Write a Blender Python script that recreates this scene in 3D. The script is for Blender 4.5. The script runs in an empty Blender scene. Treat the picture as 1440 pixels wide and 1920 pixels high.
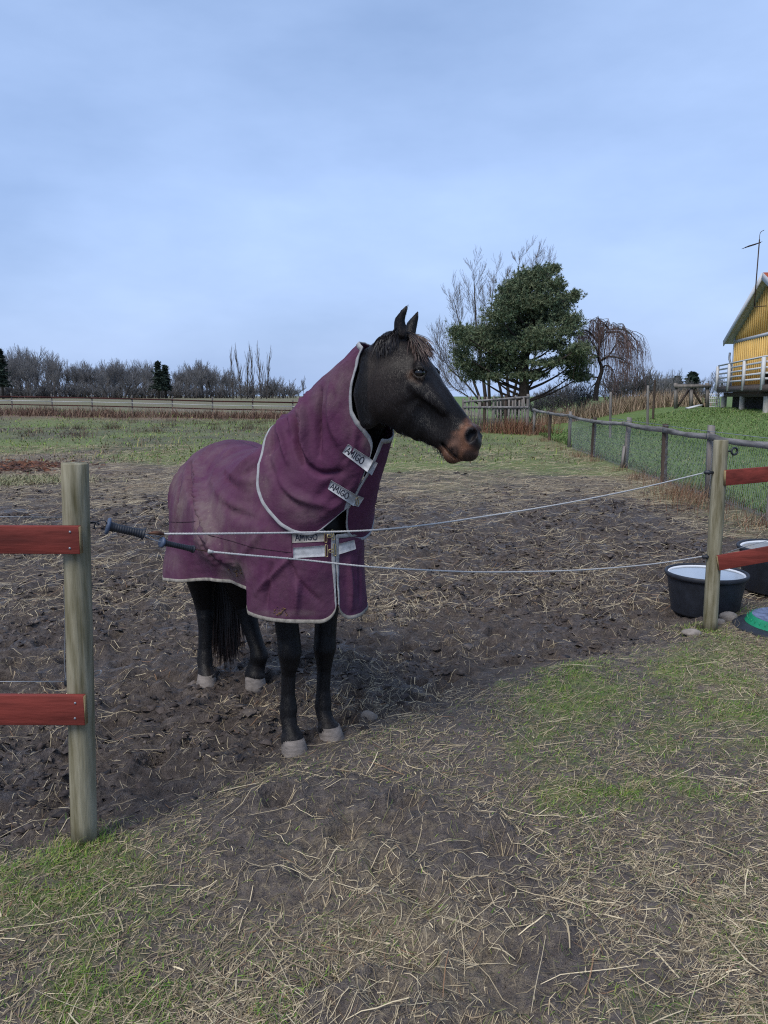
import bpy, math, os, random
import numpy as np
from mathutils import Vector
from mathutils.bvhtree import BVHTree
R = math.radians
SC = bpy.context.scene
COL = SC.collection

# ------------------------------------------------------------------ camera
CAM_H, PITCH, FPX = 1.65, R(8.6), 1442.0          # eye height, downward tilt, focal length in px of the 1440 x 1920 picture
cam_d = bpy.data.cameras.new('camera')
cam_d.sensor_fit = 'VERTICAL'; cam_d.sensor_height = 36.0
cam_d.lens = 36.0 * FPX / 1920.0
cam_d.clip_start = 0.05; cam_d.clip_end = 3000
cam = bpy.data.objects.new('camera', cam_d); COL.objects.link(cam)
cam.location = (0, 0, CAM_H); cam.rotation_euler = (R(90) - PITCH, 0, 0)
SC.camera = cam

# ------------------------------------------------------------------ world: overcast sky
W = bpy.data.worlds.new('World'); SC.world = W; W.use_nodes = True
nt = W.node_tree; nt.nodes.clear()
def wn(t, **k):
    n = nt.nodes.new(t)
    for a, b in k.items(): setattr(n, a, b)
    return n
out = wn('ShaderNodeOutputWorld'); bg = wn('ShaderNodeBackground'); bg.inputs[1].default_value = 0.1
sky = wn('ShaderNodeTexSky', sky_type='NISHITA', sun_disc=False)
SUN_EL, SUN_AZ = R(52), R(215)
sky.sun_elevation = SUN_EL; sky.sun_rotation = SUN_AZ; sky.air_density = 1.2; sky.dust_density = 2.5; sky.ozone_density = 1.5
tc = wn('ShaderNodeTexCoord'); mp = wn('ShaderNodeMapping'); mp.inputs['Scale'].default_value = (1.0, 1.0, 2.6)
nz = wn('ShaderNodeTexNoise'); nz.inputs['Scale'].default_value = 1.35; nz.inputs['Detail'].default_value = 6; nz.inputs['Roughness'].default_value = 0.55
rp = wn('ShaderNodeValToRGB')
SKY_A = (1.14, 1.78, 3.20, 1); SKY_B = (2.36, 3.20, 5.05, 1)
rp.color_ramp.elements[0].position = 0.30; rp.color_ramp.elements[0].color = SKY_A
rp.color_ramp.elements[1].position = 0.72; rp.color_ramp.elements[1].color = SKY_B
sp = wn('ShaderNodeSeparateXYZ'); rh = wn('ShaderNodeValToRGB')
rh.color_ramp.elements[0].position = 0.0; rh.color_ramp.elements[0].color = (1.12, 1.08, 1.03, 1)
rh.color_ramp.elements[1].position = 0.55; rh.color_ramp.elements[1].color = (.95, .95, .93, 1)
e = rh.color_ramp.elements.new(0.22); e.color = (1.02, 1.03, 1.03, 1)
mul = wn('ShaderNodeMix', data_type='RGBA', blend_type='MULTIPLY'); mul.inputs[0].default_value = 1
mix = wn('ShaderNodeMix', data_type='RGBA'); mix.inputs[0].default_value = 0.9
L = nt.links.new
L(tc.outputs['Generated'], mp.inputs[0]); L(mp.outputs[0], nz.inputs['Vector']); L(nz.outputs['Fac'], rp.inputs[0])
L(tc.outputs['Generated'], sp.inputs[0]); L(sp.outputs['Z'], rh.inputs[0])
L(rp.outputs[0], mul.inputs[6]); L(rh.outputs[0], mul.inputs[7])
L(sky.outputs[0], mix.inputs[6]); L(mul.outputs[2], mix.inputs[7])
L(mix.outputs[2], bg.inputs[0]); L(bg.outputs[0], out.inputs[0])

# ------------------------------------------------------------------ veiled sun
sun_d = bpy.data.lights.new('sun', 'SUN'); sun_d.energy = 1.5; sun_d.angle = R(32); sun_d.color = (1.0, 0.95, 0.88)
sun = bpy.data.objects.new('sun', sun_d); COL.objects.link(sun)
sun.rotation_euler = (R(90) - SUN_EL, 0, R(180) - SUN_AZ)

SC.view_settings.view_transform = 'Standard'; SC.view_settings.look = 'None'
SC.view_settings.exposure = 1.12; SC.view_settings.gamma = 1.0; SC.view_settings.use_curve_mapping = False
SC.cycles.use_denoising = False; SC.cycles.filter_width = 1.15
SC.cycles.max_bounces = 6; SC.cycles.diffuse_bounces = 3; SC.cycles.transparent_max_bounces = 8

# ------------------------------------------------------------------ geometry helpers
CP, SP = math.cos(PITCH), math.sin(PITCH)
def ray(px, py):
    a = (px - 720) / FPX; b = (960 - py) / FPX
    return np.array([a, CP + b * SP, -SP + b * CP])
EYE = np.array([0, 0, CAM_H])
def P(px, py, Y):                       # the point of the place seen at a pixel of the photograph, Y metres in front of the camera
    d = ray(px, py); return EYE + d * (Y / d[1])
def G(px, py, z=0.0):                   # the same on level ground at height z
    d = ray(px, py); return EYE + d * ((z - CAM_H) / d[2])
def proj(Pt):
    q = np.asarray(Pt, float) - EYE
    f = q[..., 1] * CP - q[..., 2] * SP; u = q[..., 1] * SP + q[..., 2] * CP
    return np.stack([720 + FPX * q[..., 0] / f, 960 - FPX * u / f], -1)
def nrm(v):
    v = np.asarray(v, float); return v / np.maximum(np.linalg.norm(v, axis=-1, keepdims=True), 1e-9)
def catmull(pts, n):
    pts = np.asarray(pts, float); m = len(pts)
    q = np.vstack([2 * pts[0] - pts[1], pts, 2 * pts[-1] - pts[-2]])
    seg = np.linalg.norm(np.diff(pts, axis=0), axis=1); cum = np.r_[0, np.cumsum(seg)]
    out = []
    for s in np.linspace(0, cum[-1], n):
        i = min(np.searchsorted(cum, s, 'right') - 1, m - 2); t = (s - cum[i]) / max(seg[i], 1e-9)
        a, b, c, d = q[i], q[i+1], q[i+2], q[i+3]
        out.append(.5 * (2*b + (c-a)*t + (2*a-5*b+4*c-d)*t*t + (3*b-a-3*c+d)*t**3))
    return np.array(out)
def hash01(ix, iy, iz=0, seed=0):
    h = (ix.astype(np.int64) * 374761393 + iy.astype(np.int64) * 668265263 + np.asarray(iz).astype(np.int64) * 2147483647 + seed * 974634777) & 0xffffffff
    h = ((h ^ (h >> 13)) * 1274126177) & 0xffffffff
    h = ((h ^ (h >> 16)) * 2246822519) & 0xffffffff
    return ((h ^ (h >> 15)) & 0xffffff) / float(0xffffff)
def vnoise(x, y, seed=0):
    ix, iy = np.floor(x), np.floor(y); fx, fy = x - ix, y - iy
    fx = fx*fx*fx*(fx*(fx*6-15)+10); fy = fy*fy*fy*(fy*(fy*6-15)+10)
    a = hash01(ix, iy, 0, seed); b = hash01(ix+1, iy, 0, seed); c = hash01(ix, iy+1, 0, seed); d = hash01(ix+1, iy+1, 0, seed)
    return a*(1-fx)*(1-fy) + b*fx*(1-fy) + c*(1-fx)*fy + d*fx*fy
def fbm(x, y, seed=0, oct=4, gain=.5):
    s = 0; a = 1; t = 0
    for o in range(oct):
        ca, sa = math.cos(o*.7), math.sin(o*.7)
        s = s + a * vnoise((x*ca - y*sa) * 2**o + 17.3*o, (x*sa + y*ca) * 2**o - 9.1*o, seed + o); t += a; a *= gain
    return s / t
def sstep(a, b, x):
    t = np.clip((x - a) / (b - a), 0, 1); return t*t*(3-2*t)

OFF = {}
def off(o): return OFF.get(o.name, np.zeros(3)) if o is not None else np.zeros(3)
def props(o, label=None, cat=None, group=None, kind=None):
    if label: o['label'] = label
    if cat: o['category'] = cat
    if group: o['group'] = group
    if kind: o['kind'] = kind
    return o
def thing(name, label, cat, loc=(0, 0, 0), group=None):
    o = bpy.data.objects.new(name, None); COL.objects.link(o); o.location = [float(c) for c in loc]
    o.empty_display_size = .1
    OFF[o.name] = np.array(loc, float)
    return props(o, label, cat, group)
def mesh_data(name, V, F, smooth=False):
    V = np.asarray(V, np.float32)
    me = bpy.data.meshes.new(name)
    if isinstance(F, np.ndarray): Fl = [F] if len(F) else []
    elif len(F) and isinstance(F[0], np.ndarray) and F[0].ndim == 2: Fl = [f for f in F if len(f)]
    else:
        me.from_pydata(V.tolist(), [], [list(map(int, f)) for f in F]); Fl = None
    if Fl is not None:
        nl = sum(f.size for f in Fl); npoly = sum(len(f) for f in Fl)
        me.vertices.add(len(V)); me.vertices.foreach_set('co', V.ravel())
        me.loops.add(nl); me.polygons.add(npoly)
        me.loops.foreach_set('vertex_index', np.concatenate([f.ravel() for f in Fl]).astype(np.int32))
        tot = np.concatenate([np.full(len(f), f.shape[1]) for f in Fl]); st = np.r_[0, np.cumsum(tot)[:-1]]
        me.polygons.foreach_set('loop_start', st.astype(np.int32)); me.polygons.foreach_set('loop_total', tot.astype(np.int32))
    if smooth: me.polygons.foreach_set('use_smooth', np.ones(len(me.polygons), bool))
    me.update(calc_edges=True); me.validate()
    return me
def mk(name, V, F, mat, parent=None, smooth=False, attrs=None):   # one mesh object; world coordinates in, local ones stored
    o_ = off(parent)
    me = mesh_data(name, np.asarray(V, float) - o_, F, smooth)
    if mat: me.materials.append(mat)
    for k, v in (attrs or {}).items():
        v = np.asarray(v, np.float32)
        if v.ndim == 1: me.attributes.new(k, 'FLOAT', 'POINT').data.foreach_set('value', v)
        else:
            a = me.attributes.new(k, 'FLOAT_COLOR', 'POINT'); a.data.foreach_set('color', np.c_[v, np.ones(len(v))].astype(np.float32).ravel())
    o = bpy.data.objects.new(name, me); COL.objects.link(o)
    if parent is not None: o.parent = parent
    OFF[o.name] = o_
    return o
class MB:                                # collects shapes for ONE mesh
    def __init__(s): s.V = []; s.F3 = []; s.F4 = []; s.n = 0; s.A = []
    def add(s, V, F, a=None):
        V = np.asarray(V, float)
        for f in F:
            f = np.asarray(f) + s.n
            if f.ndim == 1: f = f[None]
            (s.F3 if f.shape[1] == 3 else s.F4).append(f)
        s.V.append(V); s.n += len(V)
        if a is not None: s.A.append(np.broadcast_to(np.asarray(a, float), (len(V),) + np.shape(a)[-1:] if np.ndim(a) else (len(V),)))
    def box(s, c, size, rot=None, a=None, jit=0, rng=None):
        hx, hy, hz = np.array(size) / 2
        V = np.array([[x, y, z] for x in (-hx, hx) for y in (-hy, hy) for z in (-hz, hz)], float)
        if rot is not None: V = V @ np.asarray(rot).T
        if jit: V = V + rng.normal(0, jit, V.shape)
        s.add(V + np.asarray(c), [np.array([[0,1,3,2],[4,6,7,5],[0,4,5,1],[2,3,7,6],[0,2,6,4],[1,5,7,3]])], a)
    def tube(s, pts, r, n=6, cap=True, a=None):
        V, F = tube(pts, r, n, cap); s.add(V, F, a)
    def build(s, name, mat, parent=None, smooth=False, attr=None):
        F = []
        if s.F3: F.append(np.vstack(s.F3))
        if s.F4: F.append(np.vstack(s.F4))
        at = {attr: np.concatenate(s.A)} if attr else None
        return mk(name, np.vstack(s.V), F, mat, parent, smooth, at)
def tube(pts, r, n=6, cap=True):
    pts = np.asarray(pts, float); m = len(pts); r = np.broadcast_to(np.asarray(r, float), (m,))
    t = np.gradient(pts, axis=0); t = nrm(t)
    ref = np.array([0, 0, 1.]) if abs(t[0][2]) < .9 else np.array([0, 1., 0])
    V = np.zeros((m, n, 3)); ang = np.arange(n) * 2 * math.pi / n
    u = nrm(np.cross(t[0], ref))
    for i in range(m):
        u = nrm(u - t[i] * np.dot(u, t[i])); v = np.cross(t[i], u)
        V[i] = pts[i] + r[i] * (np.cos(ang)[:, None] * u + np.sin(ang)[:, None] * v)
    V = V.reshape(-1, 3); i, j = np.meshgrid(np.arange(m - 1), np.arange(n), indexing='ij'); i = i.ravel(); j = j.ravel(); k = (j + 1) % n
    F = [np.stack([i*n+j, i*n+k, (i+1)*n+k, (i+1)*n+j], 1)]
    if cap:
        V = np.vstack([V, pts[0], pts[-1]]); c0, c1 = m*n, m*n+1; j = np.arange(n); k = (j+1) % n
        F.append(np.stack([np.full(n, c0), k, j], 1)); F.append(np.stack([np.full(n, c1), (m-1)*n+j, (m-1)*n+k], 1))
    return V, F
def rotz(a): c, s_ = math.cos(a), math.sin(a); return np.array([[c, -s_, 0], [s_, c, 0], [0, 0, 1.]])
def lathe(prof, n=32, c=(0, 0, 0)):      # profile (r, z) turned round the vertical
    prof = np.asarray(prof, float); m = len(prof); a = np.arange(n) * 2*math.pi/n
    V = np.stack([prof[:, None, 0]*np.cos(a), prof[:, None, 0]*np.sin(a), np.broadcast_to(prof[:, None, 1], (m, n))], -1).reshape(-1, 3) + np.asarray(c)
    i, j = np.meshgrid(np.arange(m-1), np.arange(n), indexing='ij'); i = i.ravel(); j = j.ravel(); k = (j+1) % n
    return V, [np.stack([i*n+j, i*n+k, (i+1)*n+k, (i+1)*n+j], 1)]

# ------------------------------------------------------------------ materials
def mat(name, col=(.5, .5, .5), rough=.7, spec=.3, var=.25, scale=8, bump=.0, bscale=40, stretch=None, col2=None, attr=None, metal=0, detail=5, coords='Object', sheen=0, emit=None, bdist=.02):
    m = bpy.data.materials.new(name); m.use_nodes = True; t = m.node_tree; t.nodes.clear()
    N = t.nodes.new; Lk = t.links.new
    o = N('ShaderNodeOutputMaterial'); b = N('ShaderNodeBsdfPrincipled'); Lk(b.outputs[0], o.inputs[0])
    b.inputs['Roughness'].default_value = rough; b.inputs['Specular IOR Level'].default_value = spec; b.inputs['Metallic'].default_value = metal
    if sheen: b.inputs['Sheen Weight'].default_value = sheen; b.inputs['Sheen Roughness'].default_value = .5
    c = N('ShaderNodeTexCoord'); mp_ = N('ShaderNodeMapping'); Lk(c.outputs[coords], mp_.inputs[0])
    if stretch: mp_.inputs['Scale'].default_value = stretch
    nz_ = N('ShaderNodeTexNoise'); nz_.inputs['Scale'].default_value = scale; nz_.inputs['Detail'].default_value = detail; nz_.inputs['Roughness'].default_value = .6
    Lk(mp_.outputs[0], nz_.inputs['Vector'])
    rp_ = N('ShaderNodeValToRGB'); Lk(nz_.outputs['Fac'], rp_.inputs[0])
    c2 = col2 if col2 else [min(1, k * (1 + var)) for k in col]; c1 = col if col2 else [k * (1 - var) for k in col]
    rp_.color_ramp.elements[0].position = .32; rp_.color_ramp.elements[1].position = .68
    rp_.color_ramp.elements[0].color = (*c1, 1); rp_.color_ramp.elements[1].color = (*c2, 1)
    src = rp_.outputs[0]
    if attr:
        at = N('ShaderNodeAttribute'); at.attribute_name = attr
        mm = N('ShaderNodeMix'); mm.data_type = 'RGBA'; mm.blend_type = 'MULTIPLY'; mm.inputs[0].default_value = 1
        Lk(at.outputs['Color'], mm.inputs[6]); Lk(src, mm.inputs[7]); src = mm.outputs[2]
    Lk(src, b.inputs['Base Color'])
    if bump:
        n2 = N('ShaderNodeTexNoise'); n2.inputs['Scale'].default_value = bscale; n2.inputs['Detail'].default_value = 6; Lk(mp_.outputs[0], n2.inputs['Vector'])
        bp = N('ShaderNodeBump'); bp.inputs['Strength'].default_value = bump; bp.inputs['Distance'].default_value = bdist
        Lk(n2.outputs['Fac'], bp.inputs['Height']); Lk(bp.outputs[0], b.inputs['Normal'])
    if emit: b.inputs['Emission Color'].default_value = (*emit, 1); b.inputs['Emission Strength'].default_value = 1
    return m
# ================================================================== the ground: one sheet from the camera's feet to the horizon
def gate_side(x, y):                     # > 0 beyond the rope gate (in the paddock)
    a = np.array([-1.06, 2.74]); b = np.array([2.27, 5.40]); d = (b-a)/np.linalg.norm(b-a)
    return -(x-a[0])*d[1] + (y-a[1])*d[0]
FA = np.array([5.05, 8.0]); FB = np.array([6.35, 34.0])
def fence_side(x, y):                    # > 0 on the lawn
    d = (FB-FA)/np.linalg.norm(FB-FA); return (x-FA[0])*d[1] - (y-FA[1])*d[0]
def lawn_h(x, y):
    f = fence_side(x, y); rise = 1.08*sstep(.3, 9.0, f)*sstep(4, 20, y) + .12*sstep(9, 40, f)
    return rise*(1 - .55*sstep(42, 90, y))
def zone(x, y):                          # cover of bare mud, green grass, dry litter (0..1 each)
    n1 = fbm(x*.9, y*.9, 1); n2 = fbm(x*2.7, y*2.7, 2); n3 = fbm(x*.22, y*.22, 3); n4 = fbm(x*7, y*7, 4); x = x + (n2-.5)*.5; y = y + (n4-.5)*.35
    g = gate_side(x, y) + (n1-.5)*1.1 + (n2-.5)*.45; f = fence_side(x, y) + (n2-.5)*.5
    pad = sstep(-.12, .28, g)
    far = sstep(10.2, 14.5, y - .10*x + (n1-.5)*5 + (n2-.5)*2)            # trodden straw beyond the mud
    past = sstep(16.0, 20.5, y + .25*np.minimum(x, 0) + (n3-.5)*9 + (n1-.5)*4 - 7*sstep(-3, 3, x)*0)   # pasture
    mud = pad*(1 - .62*far)*(1-past)
    # front side of the gate: worn middle, mud patches
    worn = 1.25*np.exp(-(((x+.26)/.55)**2 + ((y-2.78)/.55)**2)) + .9*np.exp(-(((x-.28)/.30)**2 + ((y-2.62)/.26)**2)) + .9*np.exp(-(((x-.42)/.26)**2 + ((y-2.02)/.24)**2)) + .7*np.exp(-(((x-.85)/.35)**2+((y-2.35)/.22)**2)) + .6*np.exp(-(((x-.1)/.3)**2+((y-1.85)/.15)**2))
    front = 1 - pad
    mud = np.maximum(mud, front*sstep(.38, .78, worn + (n1-.5)*.9 + (n2-.5)*.7))
    gl = np.exp(-(((x+1.22)/.50)**2 + ((y-2.50)/.30)**2)) + .30*np.exp(-(((x+.95)/.5)**2 + ((y-2.1)/.35)**2))
    gq = -gate_side(x, y); gr = np.exp(-((gq-.45)/.52)**2)*sstep(.25, 1.3, x)*1.05 + .45*np.exp(-(((x-1.6)/1.2)**2 + ((y-3.6)/.7)**2))
    spots = sstep(.60, .72, n2)*.45
    green = front*np.clip((gl*1.35 + gr*1.0 + spots)*(.05+1.25*n2)*(.25+1.45*n4), 0, 1)*(1-mud*.8)
    edge = np.exp(-((fence_side(x, y)+.35)/.75)**2)*(y > 9)
    midg = .75*np.exp(-(((x-1.0)/2.2)**2 + ((y-17)/4.5)**2)) + .5*np.exp(-(((x-3.4)/.9)**2 + ((y-17.5)/2.5)**2))
    green = np.maximum(green, past*np.clip(.30 + 1.0*n3 + .5*(n1-.5), 0, 1)); green = np.maximum(green, edge*.55*(.4+n1)); green = np.maximum(green, midg*(.3+n1)*.8)
    mud = mud*(1 - .8*np.minimum(edge, 1))*(1-.6*midg)
    dry = np.clip(.35 + 1.3*(n1-.4), 0, 1)*front + pad*np.clip(.16 + .55*far + 1.0*(n2-.5), 0, 1)*(1-past) + past*np.clip(.35+.9*(n1-.45), 0, 1) + .5*edge
    law = sstep(.1, .5, f); mud = mud*(1-law); green = green*(1-law) + law*np.clip(.85+.3*(n1-.5), 0, 1); dry = dry*(1-law) + law*.25*n2
    rust = 1.15*np.exp(-(((x+9.2)/1.15)**2 + ((y-18.3)/1.1)**2)) + .8*np.exp(-(((x+6.9)/.9)**2+((y-16.6)/.5)**2))
    rust = rust*sstep(.25, .5, n1*.5+n2*.5)
    far2 = sstep(56, 64, y)*(1-law); green = green*(1-.35*far2); dry = np.maximum(dry, .75*far2)
    brown = np.exp(-((y-51-.04*x+ (n1-.5)*3)/3.2)**2)*(x < 3)
    return np.clip(mud, 0, 1), np.clip(green, 0, 1), np.clip(dry, 0, 1), np.clip(rust, 0, 1), np.clip(brown, 0, 1)
def height(x, y, detail=True):
    h = lawn_h(x, y)
    pad = sstep(-.25, .30, gate_side(x, y) + (fbm(x*.9, y*.9, 1)-.5)*.6)*(1 - sstep(-.9, .2, fence_side(x, y)))
    h = h - .07*pad*(1-.6*sstep(10, 18, y)) + .5*sstep(60, 200, y)*0
    open_ = 1 - sstep(-1, 2, fence_side(x, y))
    h = h + (fbm(x*.06, y*.06, 21)-.5)*.35*sstep(18, 40, y)*open_*(1-sstep(46, 54, y)) + (.17 + .42*sstep(-4, -29, x))*sstep(34, 55, y)*open_ + (.75 - .30*sstep(-4, -29, x))*sstep(62, 190, y)*open_
    if detail:
        mud, green, dry, rust, brown = zone(x, y); near = 1 - sstep(9, 22, y)
        c1 = 1 - np.abs(2*vnoise(x*3.1, y*3.1, 41)-1); c2 = 1 - np.abs(2*vnoise(x*7.3+3, y*7.3, 42)-1); c3 = fbm(x*15, y*15, 43, 3); c4 = vnoise(x*34, y*34, 44)
        h = h + mud*near*(.032*(c1-.5) + .042*(c2-.5)*(.4+c1) + .046*(c3-.5) + .020*(c4-.5)) + (1-mud)*near*(.026*(fbm(x*2.6, y*2.6, 45)-.5) + .014*(c3-.5) + .005*(c4-.5)) + .012*green*near
        hp = hash01(np.floor(x/.31), np.floor(y/.31), 0, 46); hx = (np.floor(x/.31)+.25+.5*hash01(np.floor(x/.31), np.floor(y/.31), 0, 47))*.31; hy = (np.floor(y/.31)+.25+.5*hash01(np.floor(x/.31), np.floor(y/.31), 0, 48))*.31
        d = np.hypot(x-hx, y-hy); h = h + near*mud*(hp > .45)*(-.050*(1-sstep(.045, .085, d)) + .014*np.exp(-((d-.10)/.025)**2))
        h = h + .05*rust*fbm(x*5, y*5, 49)
        farb = sstep(9, 22, y); h = h + farb*(.05*(fbm(x*1.1, y*1.1, 50)-.5)*(1-sstep(0, 1, fence_side(x, y))) + .05*(fbm(x*.8, y*.8, 51)-.5))
    return h
def lines(lo, mid0, mid1, hi, fine, g0, g1):
    a = list(np.arange(mid0, mid1, fine)); x = mid1; st = fine
    while x < hi: a.append(x); st *= 1+g1; x += st
    a.append(hi); x = mid0; st = fine; b = []
    while x > lo: st *= 1+g0; x -= st; b.append(max(x, lo))
    return np.array(sorted(set(b + a)))
gx = lines(-700, -2.6, 3.0, 700, .021, .045, .045)
gy = [-6., -4, -2.5, -1.5, -.8, -.3, .1, .4, .6, .8, .95]; y = 1.05
while y < 7: gy.append(y); y += .0185 + .0015*(y-1)
while y < 1100: gy.append(y); y += .0275 + .0145*(y-7)
gy = np.array(gy)
GX, GY = np.meshgrid(gx, gy, indexing='ij')
GZ = height(GX, GY)
mudA, grnA, dryA, rustA, brnA = zone(GX, GY)
nx_, ny_ = GX.shape; i, j = np.meshgrid(np.arange(nx_-1), np.arange(ny_-1), indexing='ij'); q = (i*ny_+j).ravel()
def ground_mat():
    m = bpy.data.materials.new('ground_soil'); m.use_nodes = True; t = m.node_tree; N = t.nodes.new; Lk = t.links.new; b = t.nodes['Principled BSDF']
    geo = N('ShaderNodeNewGeometry')
    def noise(scale, det=6, st=(1, 1, 1), rough=.62, rot=0):
        mp_ = N('ShaderNodeMapping'); mp_.inputs['Scale'].default_value = st; mp_.inputs['Rotation'].default_value = (0, 0, rot); Lk(geo.outputs['Position'], mp_.inputs[0])
        n = N('ShaderNodeTexNoise'); n.inputs['Scale'].default_value = scale; n.inputs['Detail'].default_value = det; n.inputs['Roughness'].default_value = rough; Lk(mp_.outputs[0], n.inputs[0]); return n.outputs['Fac']
    def ramp(src, stops):
        r = N('ShaderNodeValToRGB'); cr = r.color_ramp
        cr.elements[0].position, cr.elements[0].color = stops[0][0], (*stops[0][1], 1); cr.elements[1].position, cr.elements[1].color = stops[-1][0], (*stops[-1][1], 1)
        for p, c in stops[1:-1]: e_ = cr.elements.new(p); e_.color = (*c, 1)
        Lk(src, r.inputs[0]); return r.outputs[0]
    def mx(f, a, c):
        x = N('ShaderNodeMix'); x.data_type = 'RGBA'; Lk(f, x.inputs[0]); Lk(a, x.inputs[6]); Lk(c, x.inputs[7]); return x.outputs[2]
    def math_(op, a, c):
        x = N('ShaderNodeMath'); x.operation = op
        for k, v in ((0, a), (1, c)):
            if isinstance(v, (int, float)): x.inputs[k].default_value = v
            else: Lk(v, x.inputs[k])
        return x.outputs[0]
    def attr(n): a = N('ShaderNodeAttribute'); a.attribute_name = n; return a.outputs['Fac']
    def mask(a, nz_, sharp=4.0):         # an attribute broken up by noise
        s_ = math_('ADD', a, math_('MULTIPLY', math_('SUBTRACT', nz_, .5), 1.5)); return ramp(s_, [(.5-.5/sharp, (0,)*3), (.5+.5/sharp, (1,)*3)])
    nA, nB, nC = noise(18), noise(75, 4), noise(4)
    soil = ramp(nA, [(.25, (.028, .022, .020)), (.5, (.060, .048, .042)), (.78, (.115, .094, .080))])
    mudc = ramp(nA, [(.25, (.026, .020, .018)), (.5, (.068, .053, .046)), (.78, (.145, .118, .102))])
    strawc = ramp(noise(30, 5, (1, 1, 1)), [(.3, (.12, .092, .060)), (.5, (.22, .175, .115)), (.72, (.34, .275, .185))])
    grassc = ramp(noise(22, 6), [(.3, (.066, .098, .022)), (.5, (.125, .168, .045)), (.72, (.22, .215, .085))])
    rustc = ramp(nA, [(.3, (.055, .024, .014)), (.7, (.15, .062, .032))])
    brownc = ramp(noise(6), [(.3, (.10, .06, .045)), (.7, (.20, .135, .09))])
    c = mx(attr('mud'), soil, mudc); c = mx(math_('MULTIPLY', attr('near'), .8), c, ramp(nA, [(.22, (.036, .029, .028)), (.5, (.095, .079, .073)), (.78, (.165, .140, .126))]))
    # strewn straw: thin streaks in two directions where it is too far off or too fine to lie there as stalks
    st1 = noise(34, 5, (.5, 1.4, 1), .75, .35); st2 = noise(32, 5, (1.4, .5, 1), .75, .8)
    stk = math_('MAXIMUM', ramp(st1, [(.56, (0,)*3), (.63, (1,)*3)]), ramp(st2, [(.58, (0,)*3), (.65, (1,)*3)]))
    c = mx(math_('MULTIPLY', stk, math_('ADD', math_('MULTIPLY', attr('dry'), .75), .12)), c, strawc)
    c = mx(mask(math_('MULTIPLY', attr('dry'), .62), noise(42, 8, (1, 1, 1), .75), 2.2), c, strawc)
    c = mx(mask(math_('MULTIPLY', attr('green'), .70), noise(14, 9, (1, 1, 1), .75), 1.7), c, grassc)
    lawnc = ramp(noise(5, 8, (1, 1, 1), .75), [(.3, (.060, .098, .024)), (.5, (.092, .145, .036)), (.72, (.15, .185, .060))])
    c = mx(attr('lawn'), c, lawnc)
    c = mx(attr('brown'), c, brownc); c = mx(attr('rust'), c, rustc)
    Lk(c, b.inputs['Base Color'])
    wet = math_('MULTIPLY', attr('mud'), ramp(noise(3.2, 4), [(.45, (0,)*3), (.62, (1,)*3)])); rg = math_('SUBTRACT', .92, math_('MULTIPLY', wet, .58)); Lk(rg, b.inputs['Roughness'])
    b.inputs['Specular IOR Level'].default_value = .36
    h = math_('ADD', math_('MULTIPLY', nB, .5), math_('MULTIPLY', noise(28, 6, (1, 1, 1), .7), 1.0))
    bp = N('ShaderNodeBump'); bp.inputs['Strength'].default_value = .9; bp.inputs['Distance'].default_value = .022; Lk(h, bp.inputs['Height'])
    b2_ = N('ShaderNodeBump'); b2_.inputs['Strength'].default_value = .9; b2_.inputs['Distance'].default_value = .07; Lk(math_('MULTIPLY', noise(5.5, 7, (1, 1, 1), .7), math_('ADD', attr('mud'), .25)), b2_.inputs['Height']); Lk(bp.outputs[0], b2_.inputs['Normal']); Lk(b2_.outputs[0], b.inputs['Normal'])
    return m
m_ground = ground_mat()
gr = mk('ground', np.stack([GX, GY, GZ], -1).reshape(-1, 3), np.stack([q, q+ny_, q+ny_+1, q+1], 1), m_ground, None, True,
        {'mud': mudA.ravel(), 'green': grnA.ravel(), 'dry': dryA.ravel(), 'rust': rustA.ravel(), 'brown': brnA.ravel(), 'lawn': sstep(.1, .6, fence_side(GX, GY)).ravel(), 'near': (1-sstep(-.1, .35, gate_side(GX, GY))).ravel()})
props(gr, kind='structure')
def gh(x, y): return height(np.asarray(x, float), np.asarray(y, float))
# ================================================================== fences, gate, house
rd = np.random.default_rng(11)
m_post = mat('treated_post', (.095, .084, .044), rough=.9, spec=.12, scale=30, bump=.7, bscale=60, stretch=(1, 1, .10), col2=(.285, .265, .195), bdist=.006)
m_red = mat('red_board_paint', (.145, .026, .019), rough=.8, var=.42, scale=18, bump=.7, bscale=60, stretch=(.15, 1, 1), bdist=.004)
m_endgrain = mat('raw_board_end', (.22, .165, .085), rough=.85, var=.3, scale=40)
m_grey = mat('weathered_wood', (.155, .15, .15), rough=.9, var=.6, scale=9, bump=.6, bscale=50, stretch=(1, .12, 1), bdist=.006)
m_greyv = mat('weathered_post', (.17, .155, .145), rough=.9, var=.4, scale=10, bump=.6, bscale=40, stretch=(1, 1, .12), bdist=.006)
m_dark = mat('dark_post', (.055, .040, .032), rough=.9, var=.45, scale=10, bump=.6, bscale=40, stretch=(1, 1, .15), bdist=.006)
m_wire = mat('galvanised_wire', (.22, .24, .27), rough=.5, metal=.4, var=.15)
m_rope = mat('electric_rope', (.40, .40, .40), rough=.8, var=.3, scale=260, bump=.6, bscale=420, bdist=.002)
m_rubber = mat('black_rubber', (.016, .019, .026), rough=.5, spec=.4, var=.3, scale=30)
m_rubberb = mat('blue_grey_rubber', (.06, .085, .14), rough=.5, var=.25, scale=30)
m_rust = mat('rusty_metal', (.12, .06, .04), rough=.7, metal=.4, var=.4, scale=40)
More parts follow.
